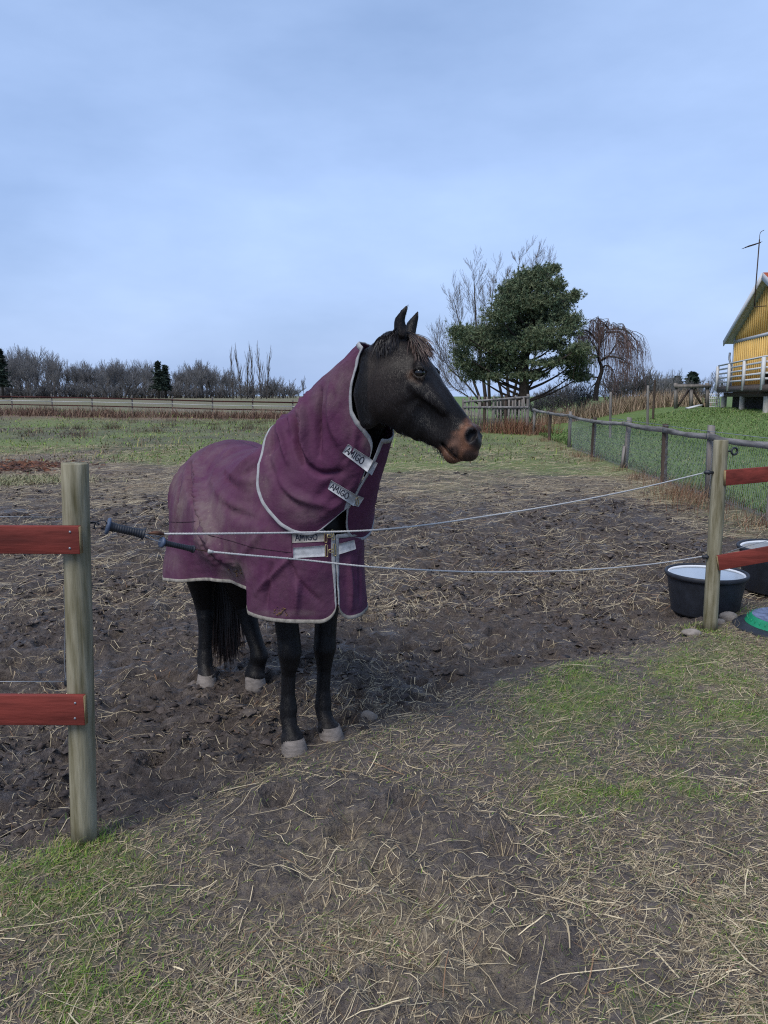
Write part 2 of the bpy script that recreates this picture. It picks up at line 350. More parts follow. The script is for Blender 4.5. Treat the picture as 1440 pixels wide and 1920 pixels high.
def post_mesh(a, b, r, n=18, top=True, wob=.02, taper=.97):
    a = np.asarray(a, float); b = np.asarray(b, float); ax = nrm(b-a); u = nrm(np.cross(ax, [0, 1, 0])); v = np.cross(ax, u); L_ = np.linalg.norm(b-a); V = []; rows = 14; ang = np.arange(n)*2*math.pi/n
    ts = list(np.linspace(0, 1, rows)) + ([1.0] if top else [])
    for k, t in enumerate(ts):
        rr = r*(1-(1-taper)*t)*(1 + wob*np.sin(ang*3 + t*5) + wob*.5*np.sin(ang*5 - t*9))
        if k == rows: rr = rr*.93; 
        c = a + ax*L_*t + (ax*.004 if k == rows else 0); V.append(c + rr[:, None]*(np.cos(ang)[:, None]*u + np.sin(ang)[:, None]*v))
    m = len(ts); V = np.vstack(V + [V[-1].mean(0)[None], V[0].mean(0)[None]]); i, j = np.meshgrid(np.arange(m-1), np.arange(n), indexing='ij'); i = i.ravel(); j = j.ravel(); k = (j+1) % n
    jj = np.arange(n); F = [np.stack([np.full(n, m*n), (m-1)*n+jj, (m-1)*n+(jj+1) % n], 1), np.stack([np.full(n, m*n+1), (jj+1) % n, jj], 1), np.stack([i*n+j, i*n+k, (i+1)*n+k, (i+1)*n+j], 1)]
    return V, F
def beam(a, b, h, w, up=(0, 0, 1), rng_=None, jit=0):      # a sawn length from a to b
    a = np.asarray(a, float); b = np.asarray(b, float); d = nrm(b-a); up = np.asarray(up, float); sd = nrm(np.cross(d, up)); up = np.cross(sd, d); V = []
    for p in (a, b):
        for x, y in ((-1, -1), (1, -1), (1, 1), (-1, 1)): V.append(p + sd*x*w/2 + up*y*h/2 + (rd.normal(0, jit, 3) if jit else 0))
    return np.array(V), [np.array([[0, 1, 2, 3][::-1], [4, 5, 6, 7], [0, 1, 5, 4], [1, 2, 6, 5], [2, 3, 7, 6], [3, 0, 4, 7]])]
def bev(o, w=.004, s=2):
    m = o.modifiers.new('edge', 'BEVEL'); m.width = w; m.segments = s; m.limit_method = 'ANGLE'; return o

# --- red board fence by the left gate post
YL = 2.70; base = G(158, 1572, 0); base[1] = YL; base[0] = P(158, 1572, YL)[0]; base[2] = -.05; topL = P(140, 870, YL)
fl = thing('board_fence', 'red board fence end with a fat round post standing in the green grass', 'fence', [base[0], base[1], 0])
V, F = post_mesh(base, topL, .0475); mk('post', V, F, m_post, fl, True)
for (yt, yb, xr) in ((986, 1038, 151), (1303, 1358, 160)):
    yc = (yt+yb)/2; e_ = P(xr, yc, YL-.064); h_ = (P(xr, yt, YL-.064)-P(xr, yb, YL-.064))[2]
    V, F = beam([e_[0]-2.4, e_[1], e_[2]+.012], e_, h_, .024); bd = bev(mk('board', V, F, m_red, fl), .002)
    V, F = beam(e_ + [.0002, 0, 0], e_ + [.003, 0, 0], h_-.004, .022); mk('end_grain', V, F, m_endgrain, bd)
    for q in ((-.03, .03), (-.034, -.028)): V, F = lathe([(.0001, .002), (.004, .0015), (.0045, 0)], 8); V = V[:, [0, 2, 1]]*np.array([1, -1, 1]); mk('nail', V + e_ + [q[0], -.0125, q[1]], F, m_wire, bd)
lw = thing('fence_wire', 'thin electric wires looped behind the fat round post of the red board fence', 'wire', [base[0], YL+.1, 0])
for ya, yb in ((968, 970), (1278, 1278)): V, F = tube([P(-150, ya, YL+.07), P(121, yb, YL+.065)], .0017, 6); mk('wire', V, F, m_wire, lw)
V, F = tube(catmull([P(120, 1100, YL+.06), P(122, 1180, YL+.075), P(121, 1250, YL+.07), P(125, 1280, YL+.06)], 14), .0016, 6); mk('wire', V, F, m_wire, lw, True)
V, F = tube(catmull([P(172, 1266, YL+.05), P(180, 1259, YL+.04), P(189, 1257, YL+.03), P(188, 1263, YL+.03), P(178, 1267, YL+.04)], 20), .0022, 6); mk('wire_loop', V, F, m_rope, lw, True)
V, F = lathe([(.0001, -.016), (.010, -.016), (.013, -.006), (.010, .004), (.012, .010), (.0001, .014)], 14); mk('insulator', V + P(126, 1278, YL+.06), F, m_rubber, lw, True)

# --- gate post on the right with its boards
YR = 5.38; b_ = P(1331, 1176, YR); b_[2] = -.06; t_ = P(1352, 826, YR)
fr = thing('board_fence', 'red board fence end at a slim round post standing before the black water tubs', 'fence', [b_[0], YR, 0])
V, F = post_mesh(b_, t_, .0505); mk('post', V, F, m_post, fr, True)
for (xa, ya, xb, yb, Ya, Yb) in ((1359, 896, 1440, 889, YR-.055, YR+.06), (1346, 1055.5, 1440, 1038.5, YR-.064, YR-.06)):
    a, c = P(xa, ya, Ya), P(xb, yb, Yb); c = a + (c-a)*4.5; V, F = beam(a, c, .108, .024); bd = bev(mk('board', V, F, m_red, fr), .002)
    d = nrm(c-a); V, F = beam(a - d*.003, a - d*.0002, .104, .022); mk('end_grain', V, F, m_endgrain, bd)
V, F = lathe([(.0001, .012), (.010, .010), (.016, .002), (.014, -.008), (.0001, -.012)], 14)
ins = []
for (x, y, Y) in ((1326, 886, YR-.01), (1322, 1044, YR-.01)):
    c = P(x, y, Y); m1 = MB(); V1, F1 = tube([c + [.045, 0, 0], c + [.02, 0, 0], c + [.012, 0, 0], c + [.004, 0, 0], c + [-.012, 0, 0], c + [-.020, 0, 0]], [.010, .011, .020, .013, .015, .009], 12); m1.add(V1, F1); m1.build('insulator', m_rubber, fr, True)
c = P(1377, 846, YR-.02); a = np.linspace(0, 2*math.pi, 22)
V, F = tube(np.stack([c[0] + .026*np.cos(a), c[1] + .012*np.cos(a), c[2] + .024*np.sin(a)], 1), .0075, 8, False); ri = mk('ring_insulator', V, F, m_rubber, fr, True)
V, F = tube([c + [-.055, 0, 0], c + [-.028, 0, 0]], .006, 8); mk('screw', V, F, m_rubber, ri)
V, F = tube(catmull([P(1363, 1036, YR+.1), P(1400, 1024, YR+.1), P(1480, 1004, YR+.12)], 10), .0022, 6); mk('wire', V, F, m_wire, fr, True)

# --- tubs, lid, stones by the right post
m_tub = mat('black_plastic', (.016, .019, .027), rough=.55, spec=.4, var=.35, scale=10, bump=.2, bscale=60, bdist=.003)
m_water = mat('still_water', (.30, .33, .36), rough=.08, spec=.6, var=.1, scale=3); m_ice = mat('rim_frost', (.60, .62, .65), rough=.5, var=.15)
def tub(name, label, cx, cy, r, h, z0=-.045):
    t = thing(name, label, 'tub', (cx, cy, z0), 'black water tubs')
    V, F = lathe([(.001, 0), (r*.78, 0), (r*.80, .012), (r*.93, h-.05), (r*.935, h-.04), (r*.985, h-.036), (r*1.0, h-.024), (r*1.0, h-.006), (r*.985, h), (r*.955, h), (r*.94, h-.006), (r*.925, h-.05), (r*.9, h-.10)], 56, (cx, cy, z0)); mk('shell', V, F, m_tub, t, True)
    V, F = lathe([(.001, h-.020), (r*.5, h-.0205), (r*.872, h-.020)], 56, (cx, cy, z0)); w = mk('water', V, F, m_water, t, True)
    V, F = lathe([(r*.872, h-.021), (r*.88, h-.014), (r*.915, h-.012), (r*.926, h-.022)], 56, (cx, cy, z0)); mk('ice_rim', V, F, m_ice, w, True)
    return t
tub('water_tub', 'black tub full of water behind the slim round gate post', 2.545, 5.93, .312, .325)
tub('water_tub', 'black tub full of water under the lower red board, cut by the picture edge', 3.50, 6.62, .375, .39)
m_green = mat('green_plastic', (.010, .20, .10), rough=.45, spec=.4, var=.2, scale=12); m_lidtop = mat('scuffed_lid_top', (.10, .12, .20), rough=.35, spec=.5, var=.7, scale=16)
lt_ = thing('lid', 'black round lid lying in the grass with a green tub on it', 'lid', (2.89, 5.33, -.01)); V, F = lathe([(.001, .025), (.30, .025), (.345, .018), (.36, .008), (.355, -.01)], 48, (2.89, 5.33, 0)); mk('disc', V, F, m_tub, lt_, True)
gt_ = thing('feed_tub', 'green plastic tub lying upside down on a black lid', 'tub', (2.94, 5.35, .025)); V, F = lathe([(.315, .026), (.31, .032), (.288, .062), (.28, .072), (.268, .077)], 48, (2.94, 5.35, 0)); mk('side', V, F, m_green, gt_, True)
V, F = lathe([(.001, .066), (.18, .067), (.24, .069), (.262, .076), (.268, .0775)], 48, (2.94, 5.35, 0)); mk('base_panel', V, F, m_lidtop, gt_, True)
mb = MB()
for k in range(40): a = k*2*math.pi/40; c = np.array([2.94+.2995*math.cos(a), 5.35+.2995*math.sin(a), .048]); mb.box(c, (.004, .006, .034), rotz(a), None)
rb_ = mb.build('ribs', m_green, gt_); rb_['kind'] = 'stuff'
m_stone = mat('field_stone', (.20, .175, .155), rough=.9, var=.35, scale=20, bump=.5, bscale=50, bdist=.01)
def stone(label, x, y, s, seed, cat='stone'):
    r2 = np.random.default_rng(seed); u = np.linspace(0, math.pi, 8); v = np.arange(12)*2*math.pi/12; n_s = nrm(r2.normal(size=(7, 3))); dd = r2.uniform(.62, .95, 7)
    D_ = np.array([[math.sin(a)*math.cos(b), math.sin(a)*math.sin(b), math.cos(a)] for a in u for b in v]); rr = np.min(np.where(D_ @ n_s.T > .05, dd/np.maximum(D_ @ n_s.T, .05), 9), 1).clip(.5, 1.05)
    V = D_*rr[:, None]*np.array(s); i, j = np.meshgrid(np.arange(7), np.arange(12), indexing='ij'); i = i.ravel(); j = j.ravel(); k = (j+1) % 12
    o = mk('stone', V + [x, y, float(gh(x, y)) + s[2]*.3], np.stack([i*12+j, (i+1)*12+j, (i+1)*12+k, i*12+k], 1), m_stone); return props(o, label, cat)
q = G(1368, 1162); stone('tan stone between the slim gate post and the black lid', q[0], q[1]+.02, (.075, .05, .05), 3); q = G(1348, 1165); stone('small grey stone tucked against the foot of the slim gate post', q[0], q[1], (.05, .04, .035), 4)
q = G(1296, 1188); stone('flat bluish stone lying in the grass in front of the water tub', q[0], q[1], (.07, .05, .03), 5); q = G(692, 1347, -.06); stone('brown clod-like stone in the mud beside the front hooves', q[0], q[1], (.045, .035, .04), 6); q = G(890, 1158, -.05); stone('small pale stone in the mud beyond the gate, right of the horse', q[0], q[1], (.045, .035, .035), 7)

# --- weathered wire fence running away to the right
wf = thing('wire_fence', 'weathered grey rail fence with wire netting running along the green lawn', 'fence', (FA[0], FA[1], 0))
def fpt(Y): t = (Y-FA[1])/(FB[1]-FA[1]); return FA + (FB-FA)*t
posts = [8.3, 10.2, 12.4, 14.8, 17.6, 21.0, 24.6, 28.4, 32.2]; tops = []
for k, Y in enumerate(posts):
    p = fpt(Y) + rd.normal(0, .03, 2); hgt = 1.10 + rd.normal(0, .04) + (.08 if k == 2 else 0); ln = rd.normal(0, .025, 2); z0 = float(gh(p[0], p[1]))
    a = np.array([p[0], p[1], z0-.1]); b = np.array([p[0]+ln[0], p[1]+ln[1], z0+hgt]); dark = k in (3, 5, 7)
    if k % 2 == 0: V, F = beam(a, b, .105, .085, (0, 1, 0), jit=.006); mk('post', V, F, m_dark if dark else m_greyv, wf)
    else: V, F = post_mesh(a, b, .062, 10, True, .06, .9); mk('post', V, F, m_dark if dark else m_greyv, wf, True)
    tops.append(np.array([p[0]-.062, p[1], z0+1.005+rd.normal(0, .012)]))
    if k == 4: V, F = beam(a + [-.09, -.05, 0], np.array([p[0]-.05, p[1]-.05, z0+.5]), .07, .05, (0, 1, 0), jit=.004); mk('prop', V, F, m_greyv, wf)
tops[-1][2] = 1.08
for a, b in zip(tops[:-1], tops[1:]):
    d = nrm(b-a); V = []; n = 9; F = []
    for k in range(n):                                     # hand-sawn rails, uneven along their length
        p = a - d*.06 + (b-a+d*.12)*k/(n-1) + np.array([0, 0, -.022*math.sin(math.pi*k/(n-1))]); h_ = .046 + rd.normal(0, .006); w_ = .020
        V += [p + [-w_, 0, -h_], p + [w_, 0, -h_], p + [w_, 0, h_ + rd.normal(0, .004)], p + [-w_, 0, h_]]
    i = np.arange(n-1)*4; Q = [np.stack([i+c0, i+c1, i+4+c1, i+4+c0], 1) for c0, c1 in ((0, 1), (1, 2), (2, 3), (3, 0))] + [np.array([[3, 2, 1, 0], [4*n-4, 4*n-3, 4*n-2, 4*n-1]])]
    mk('rail', np.array(V), np.vstack(Q), m_grey, wf)
mb = MB(); Ls = np.linalg.norm(FB-FA); dF = (FB-FA)/Ls
for k in range(-14, int(16/.072)):
    for sg_ in (-1, 1):
        s0 = k*.072; a = FA + dF*s0; b = FA + dF*(s0 + sg_*.52)
        za, zb = float(lawn_h(a[0], a[1])), float(lawn_h(b[0], b[1])); r_ = .0017 + .00002*max(0, s0)
        mb.tube([[a[0], a[1], za+.02], [b[0], b[1], zb+.96]], r_, 3, False)
for zz in (.03, .5, .96): mb.tube([[*(FA - dF), zz], [*FB, zz]], .002, 3, False)
nt_ = mb.build('wire_netting', m_wire, wf); nt_['kind'] = 'stuff'
V, F = tube([[*(fpt(8.2) + [-.09, 0]), 1.10], [*(fpt(12.4) + [-.05, 0]), 1.085], [*(fpt(19) + [-.02, 0]), 1.10]], .005, 6); mk('electric_wire', V, F, m_wire, wf)
# --- grey picket fence closing the far end of the paddock
pf = thing('picket_fence', 'grey picket fence closing the far end of the paddock below the pine', 'fence', (6.0, 35.5, 0))
pa, pb = np.array([6.42, 34.6]), np.array([3.75, 36.6]); n = 19
for zt, zb_, th_ in ((1.60, 1.36, .05), (1.14, 1.10, .06)): V, F = beam([*(pa-[0, .05]), zt], [*(pb-[0, .05]), zb_], th_*1.6, .04, jit=.004); mk('rail', V, F, m_grey, pf)
proto = None
for k in range(n):
    p = pa + (pb-pa)*(k+.5)/n
    if proto is None:
        V, F = beam([0, 0, 0], [0, 0, 1.5], .07, .025, (1, 0, 0)); me_p = mesh_data('picket', V, F); me_p.materials.append(m_greyv); proto = 1
    o = bpy.data.objects.new('picket', me_p); COL.objects.link(o); o.parent = pf; o.location = (p[0]-6.0, p[1]-35.5, .05); o.rotation_euler = (rd.normal(0, .02), rd.normal(0, .03), -.64); o.scale = (rd.uniform(.8, 1.2), 1, rd.uniform(.92, 1.08))
for t, m_ in ((0, m_greyv), (.33, m_dark), (.66, m_dark), (1, m_greyv)): p = pa + (pb-pa)*t; V, F = post_mesh([p[0], p[1]+.05, -.1], [p[0], p[1]+.05, 1.72-.2*t], .075, 10, True, .05); mk('post', V, F, m_, pf, True)
# --- dark red rail fence at the far side of the pasture
m_farrail = mat('dark_red_rail', (.045, .013, .012), rough=.85, var=.3); m_tape = mat('white_fence_tape', (.40, .40, .41), rough=.6, var=.08)
rf = thing('rail_fence', 'long dark red rail fence with a white tape along the far pasture edge', 'fence', (-16, 55.5, 0))
fp = [np.array([(px-720)/FPX*55.9, 55.9 + .0*px]) for px in np.arange(-120, 720, 74.5)]; prev = None; me_post = None
for k, p in enumerate(fp):
    z0 = float(gh(p[0], p[1]))
    if me_post is None: V, F = post_mesh([0, 0, -.3], [0, 0, 1.28], .055, 8, True, .03); me_post = mesh_data('post', V, F, True); me_post.materials.append(m_greyv)
    o = bpy.data.objects.new('post', me_post); COL.objects.link(o); o.parent = rf; o.location = (p[0]+16, p[1]-55.5, z0); o.scale = (1, 1, rd.uniform(.96, 1.06))
    if prev is not None:
        for nm_, zz, hh_, m_ in (('rail', 1.02, .10, m_farrail), ('rail', .46, .08, m_farrail), ('tape', .74, .05, m_tape)):
            V, F = beam([prev[0], p[1]-.075, prev[2]+zz], [p[0], p[1]-.075, z0+zz], hh_, .03 if nm_ == 'rail' else .008); mk(nm_, V, F, m_, rf)
    prev = (p[0], p[1], z0)

# --- stakes, timber frame and bits on the lawn
for (x, yt, yb, r_, dk, Y, lab) in ((1145, 735, 802, .045, 0, 28, 'tall grey stake in the lawn behind the wire fence, left of the taller pair'), (1215, 723, 782, .05, 0, 31, 'grey stake on the lawn beside the dark leaning pole'), (1225, 712, 772, .05, 1, 33.5, 'dark leaning pole behind the grey stake on the lawn')):
    a = P(x, yb, Y); b = P(x + (3 if dk else 0), yt, Y); z0 = float(gh(a[0], a[1])); a[2] = z0 - .1; V, F = post_mesh(a, b, r_, 9, True, .04); o = mk('stake', V - 0, F, m_dark if dk else m_greyv, None, True); props(o, lab, 'stake', 'stakes in the lawn')
tf = thing('timber_frame', 'grey timber frame with crossed braces standing at the top of the lawn', 'frame', P(1297, 764, 38)*[1, 1, 0])
zf = lambda x, y: P(x, y, 38)
for x in (1267, 1296, 1326): V, F = beam(zf(x, 768), zf(x, 718 if x != 1296 else 726), .14, .14, (0, 1, 0)); mk('post', V, F, m_greyv, tf)
V, F = beam(zf(1262, 724) - [0, .11, 0], zf(1332, 724) - [0, .11, 0], .16, .08); mk('beam', V, F, m_greyv, tf)
for a, b in (((1296, 728), (1271, 764)), ((1299, 728), (1321, 764))): V, F = beam(zf(*a) + [0, .12, 0], zf(*b) + [0, .12, 0], .13, .07, (0, 1, 0)); mk('brace', V, F, m_dark, tf)
m_white = mat('white_paint', (.50, .51, .53), rough=.6, var=.06, scale=5); q = P(1302, 762, 36.5); V, F = beam(q + [-.34, 0, -.09], q + [.34, .1, .06], .06, .3, (0, 0, 1)); props(mk('white_board', V, F, m_white), 'white board lying tilted on the grass below the timber frame', 'board')
wp = thing('mesh_panel', 'white mesh panel leaning under the end of the deck', 'panel', P(1340, 765, 37.2)*[1, 1, 0])
for k in range(6): V, F = tube([P(1331+k*3.6, 766, 37.4), P(1331+k*3.6, 737, 37.4)], .016, 5); mk('bar', V, F, m_white, wp)
for k in range(4): V, F = tube([P(1330, 740+k*7.5, 37.38), P(1350, 740+k*7.5, 37.38)], .014, 5); mk('cross_bar', V, F, m_white, wp)

# --- the yellow house with its raised deck
m_yel_shaded = mat('yellow_board_shaded', (.55, .36, .11), rough=.8, var=.10, scale=6, stretch=(1, 1, .2)); m_yel_lit = mat('yellow_batten_lit', (.66, .445, .15), rough=.8, var=.12, scale=6, stretch=(1, 1, .2))  # same yellow paint; relief shading put in as darker wall, lighter battens
m_tile = mat('red_roof_tile', (.28, .07, .035), rough=.85, var=.35, scale=9); m_soffit = mat('soffit_white', (.58, .59, .61), rough=.7, var=.08); m_deck = mat('dark_deck_timber', (.060, .050, .046), rough=.85, var=.35, scale=8)
m_conc = mat('pale_deck_post', (.33, .315, .29), rough=.9, var=.25, scale=12); m_found_shade = mat('foundation_underdeck_shade', (.030, .028, .028), rough=.95, var=.3)  # foundation coloured near black to hold the shade under the deck
hs = thing('house', 'yellow wooden house with white trim and a red tiled gable roof', 'house', (16.25, 36, 1.0))
HW0 = np.array([16.08, 36.0, 0]); hd_ = nrm(np.array([-.164, -.986, 0])); hn = np.array([hd_[1], -hd_[0], 0]); hn = hn*np.sign(-hn[0]); GW = 9.2; DEP = 8.0
zb_, ze, zr = 2.0, 4.20, 6.20
def hp_(a, out_, z): return HW0 + hd_*a + hn*out_ + np.array([0, 0, z])
V = np.array([hp_(0, 0, zb_), hp_(GW, 0, zb_), hp_(GW, 0, ze), hp_(GW/2, 0, zr), hp_(0, 0, ze), hp_(0, -DEP, zb_), hp_(GW, -DEP, zb_), hp_(GW, -DEP, ze), hp_(GW/2, -DEP, zr), hp_(0, -DEP, ze)])
mk('wall', V, [[0, 1, 2, 3, 4], [9, 8, 7, 6, 5], [0, 4, 9, 5], [1, 6, 7, 2]], m_yel_shaded, hs)
V, F = beam(hp_(.02, -DEP/2, 1.4), hp_(GW-.02, -DEP/2, 1.4), 1.25, DEP-.1); mk('foundation', V, F, m_found_shade, hs)
bt = .285; me_b = None
for k in range(1, int(GW/bt)+1):
    a = k*bt - .1; top = ze + (zr-ze)*(1-abs(a-GW/2)/(GW/2)) - .03
    for z0_, z1_ in ((zb_+.05, min(4.0, top)), (4.16, top)):
        if z1_ - z0_ > .1: V, F = beam(hp_(a, .03, z0_), hp_(a, .03, z1_), .07, .06, tuple(hd_)); mk('batten', V, F, m_yel_lit, hs)
V, F = beam(hp_(.05, .03, 4.08), hp_(GW-.05, .03, 4.08), .13, .05); mk('belt_trim', V, F, m_white, hs)
V, F = beam(hp_(.04, .03, zb_), hp_(.04, .03, ze+.05), .13, .06, tuple(hd_)); mk('corner_board', V, F, m_white, hs)
ov, ea = .33, .62; slope = (zr-ze)/(GW/2)
for sgn in (0, 1):
    a0_, a1_ = (-ea, GW/2) if sgn == 0 else (GW+ea, GW/2)
    z0_ = ze - slope*ea + .10; z1_ = zr + .12
    c0, c1 = hp_(a0_, ov, z0_), hp_(a1_, ov, z1_); e0, e1 = hp_(a0_, -DEP-ov, z0_), hp_(a1_, -DEP-ov, z1_); up = np.array([0, 0, .10])
    V = np.array([c0, c1, e1, e0, c0+up, c1+up, e1+up, e0+up]); ro = mk('roof', V, [[0, 1, 2, 3], [7, 6, 5, 4], [0, 4, 5, 1], [2, 6, 7, 3], [0, 3, 7, 4], [1, 5, 6, 2]], m_soffit, hs)
    mb = MB()
    for k in range(14):                                    # courses of roof tile
        t0_, t1__ = k/14, (k+1.12)/14; p0, p1 = c0+(c1-c0)*t0_+up*1.6, c0+(c1-c0)*min(t1__, 1)+up*1.2; q0, q1 = p0 + (e0-c0), p1 + (e0-c0)
        mb.add([p0 + [0, 0, -.05], q0 + [0, 0, -.05], q1, p1, p0 + [0, 0, .02], q0 + [0, 0, .02], q1 + [0, 0, .035], p1 + [0, 0, .035]], [np.array([[4, 5, 6, 7], [0, 1, 5, 4], [0, 4, 7, 3], [1, 2, 6, 5]])])
    tl = mb.build('tile_courses', m_tile, ro); tl['kind'] = 'stuff'
    V, F = beam(c0 + hn*.016 + [0, 0, .02], c1 + hn*.016 + [0, 0, .02], .26, .032); mk('bargeboard', V, F, m_white, ro)
V, F = tube(catmull([hp_(-.35, .1, 3.62), hp_(-.30, .12, 3.35), hp_(-.08, .10, 3.05), hp_(-.06, .10, 2.6), hp_(-.06, .10, 2.1)], 16), .05, 8); mk('downpipe', V, F, m_wire, hs, True)
an = thing('aerial', 'television aerial on a thin mast fixed to the gable of the yellow house', 'aerial', hp_(4.2, .10, 5.0))
ab = P(1414, 575, 31.9); at_ = P(1424, 449, 31.9); V, F = tube([ab, ab*.5+at_*.5, at_], .024, 7); mk('mast', V, F, m_dark, an)
V, F = tube([P(1398, 463.5, 31.2), P(1426, 455, 32.2)], .018, 6); bo = mk('boom', V, F, m_dark, an)
for k in range(9): c = P(1398+k*3.0, 463.5-k*.9, 31.2+k*.11); V, F = tube([c - [.10, -.35*.3, .05], c + [.10, -.35*.3, .05]], .010, 5); mk('rod', V, F, m_dark, bo)
V, F = tube(catmull([at_, at_ + [.0, 0, .15], at_ + [.03, 0, .28], at_ + [.16, 0, .36]], 10), .012, 6); mk('whip', V, F, m_dark, an, True)
V, F = tube([ab, ab + [.16, -.1, .0], ab + [.4, -.3, 0]], .02, 6); mk('bracket', V, F, m_dark, an)
dk = thing('deck', 'raised dark deck on pale posts with a white slatted railing, beside the yellow house', 'deck', (14.5, 32, 1.05))
dA, dB = np.array([15.82, 37.0, 0]), np.array([13.62, 28.0, 0]); dd = nrm(dB-dA); dr = np.array([-dd[1], dd[0], 0]); dr = dr*np.sign(dr[0]); LD = np.linalg.norm(dB-dA)
def dp(a, in_, z): return dA + dd*a + dr*in_ + np.array([0, 0, z])
V, F = beam(dp(0, 0, 1.92), dp(LD, 0, 1.92), .24, .05); mk('fascia', V, F, m_deck, dk); V, F = beam(dp(LD+.03, -.03, 1.92), dp(LD+.03, 4.5, 1.92), .24, .05); mk('fascia', V, F, m_deck, dk)
V, F = beam(dp(.3, .28, 1.70), dp(LD-.3, .28, 1.70), .2, .07); mk('joist', V, F, m_deck, dk); V, F = beam(dp(LD-.5, .3, 1.70), dp(LD-.5, 4.2, 1.70), .2, .07); mk('joist', V, F, m_deck, dk)
nb = 30
for k in range(nb):
    a = (k+.5)*LD/nb; w_ = 1.55 if a < LD-3.2 else 1.2
    V, F = beam(dp(a, .03, 2.055), dp(a, 1.35 + 2.9*(a > LD-1.4), 2.055), .028, LD/nb-.012); mk('deck_board', V, F, m_deck, dk)
for a, i_ in ((.25, .3), (4.4, .3), (8.9, .25), (8.9, 3.0)): V, F = post_mesh(dp(a, i_, .95), dp(a, i_, 1.62), .125, 12, True, .01); mk('post', V, F, m_conc, dk, True)
RP = [(0.04, 0), (2.9, 0), (6.0, 0), (LD-.02, 0)]
for a, i_ in RP + [(LD-.02, 1.6), (LD-.02, 3.2)]: V, F = beam(dp(a, i_-.03, 1.85), dp(a, i_-.03, 3.02), .11, .11, (0, 1, 0)); mk('rail_post', V, F, m_white, dk)
for z in (3.05, 2.86, 2.66, 2.46, 2.26): 
    V, F = beam(dp(-.02, .04, z), dp(LD, .04, z), .075 if z < 3 else .05, .03 if z < 3 else .12); mk('rail', V, F, m_white, dk); V, F = beam(dp(LD-.04, .03, z), dp(LD-.04, 4.2, z), .075 if z < 3 else .05, .03 if z < 3 else .12); mk('rail', V, F, m_white, dk)
# a low bench and a pot on the deck
bn = thing('garden_bench', 'low dark bench on the deck behind the white railing', 'bench', dp(7.4, .7, 2.07))
V, F = beam(dp(6.6, .75, 2.50), dp(8.4, .75, 2.50), .05, .4); mk('seat', V, F, m_dark, bn)
for a in (6.7, 8.3): V, F = beam(dp(a, .75, 2.07), dp(a, .75, 2.48), .08, .3, (0, 1, 0)); mk('leg', V, F, m_dark, bn)
# ================================================================== trees
rt = np.random.default_rng(23)
m_bark = mat('dark_bark', (.050, .043, .040), rough=.95, var=.4, scale=6, bump=.5, bscale=20, stretch=(1, 1, .3)); m_twig_hazed = mat('bare_twigs_hazed', (.140, .140, .146), rough=.95, var=.3, scale=2)  # twigs: grey bark colour, paled and blued in place of distance haze
m_twigpale = mat('pale_twigs', (.105, .090, .080), rough=.95, var=.3, scale=2); m_weep = mat('weeping_twigs', (.145, .098, .090), rough=.9, var=.35, scale=2); m_pinebark = mat('pine_bark', (.042, .032, .026), rough=.95, var=.4, scale=8)
m_needle = mat('pine_needles', (.95, .95, .95), rough=.7, spec=.2, var=.25, scale=2.2, attr='tint'); m_conif = mat('far_conifer', (.022, .036, .026), rough=.9, var=.35, scale=1.2)
def grow(rng_, start, d, length, r, lev, maxlev, out, nchild=(5, 5, 4), spread=.75, up=.15, ratio=.62, wig=.10, rmin=.01, first=.30):
    n = 6 if lev < 2 else 4; pts = [np.array(start, float)]; dirs = []; d = nrm(d)
    for k in range(n-1):
        d = nrm(d + rng_.normal(0, wig, 3) + np.array([0, 0, up*(.4+.6*lev)*.35])); pts.append(pts[-1] + d*length/(n-1)); dirs.append(d)
    rad = np.linspace(r, max(r*(.55 if lev < maxlev else .35), rmin*.7), n); out.append((np.array(pts), rad, lev))
    if lev >= maxlev: return
    nc_ = nchild[min(lev, len(nchild)-1)]
    for c in range(nc_):
        t = first + (1-first)*(c+rng_.random())/nc_ if lev == 0 else .2 + .8*(c+rng_.random())/nc_; f = t*(n-1); i = min(int(f), n-2); p = pts[i] + (pts[i+1]-pts[i])*(f-i)
        ax = dirs[min(i, len(dirs)-1)]; side = nrm(np.cross(ax, rng_.normal(size=3))); ang = spread*rng_.uniform(.6, 1.25)
        nd = ax*math.cos(ang) + side*math.sin(ang)
        grow(rng_, p, nd, length*ratio*rng_.uniform(.7, 1.15)*(1.15-.45*t if lev == 0 else 1), max(rad[i]*.55, rmin), lev+1, maxlev, out, nchild, spread, up, ratio, wig, rmin, first)
    grow(rng_, pts[-1], dirs[-1], length*ratio*.9, max(rad[-1], rmin), lev+1, maxlev, out, nchild, spread, up, ratio, wig, rmin, first)
def tree_meshes(segs, split=1):
    a, b = MB(), MB()
    for pts, rad, lev in segs: (a if lev < split else b).tube(pts, rad, 6 if lev < split else 3, False)
    f = lambda m: (np.vstack(m.V), [np.vstack(m.F4)])
    return f(a), f(b)
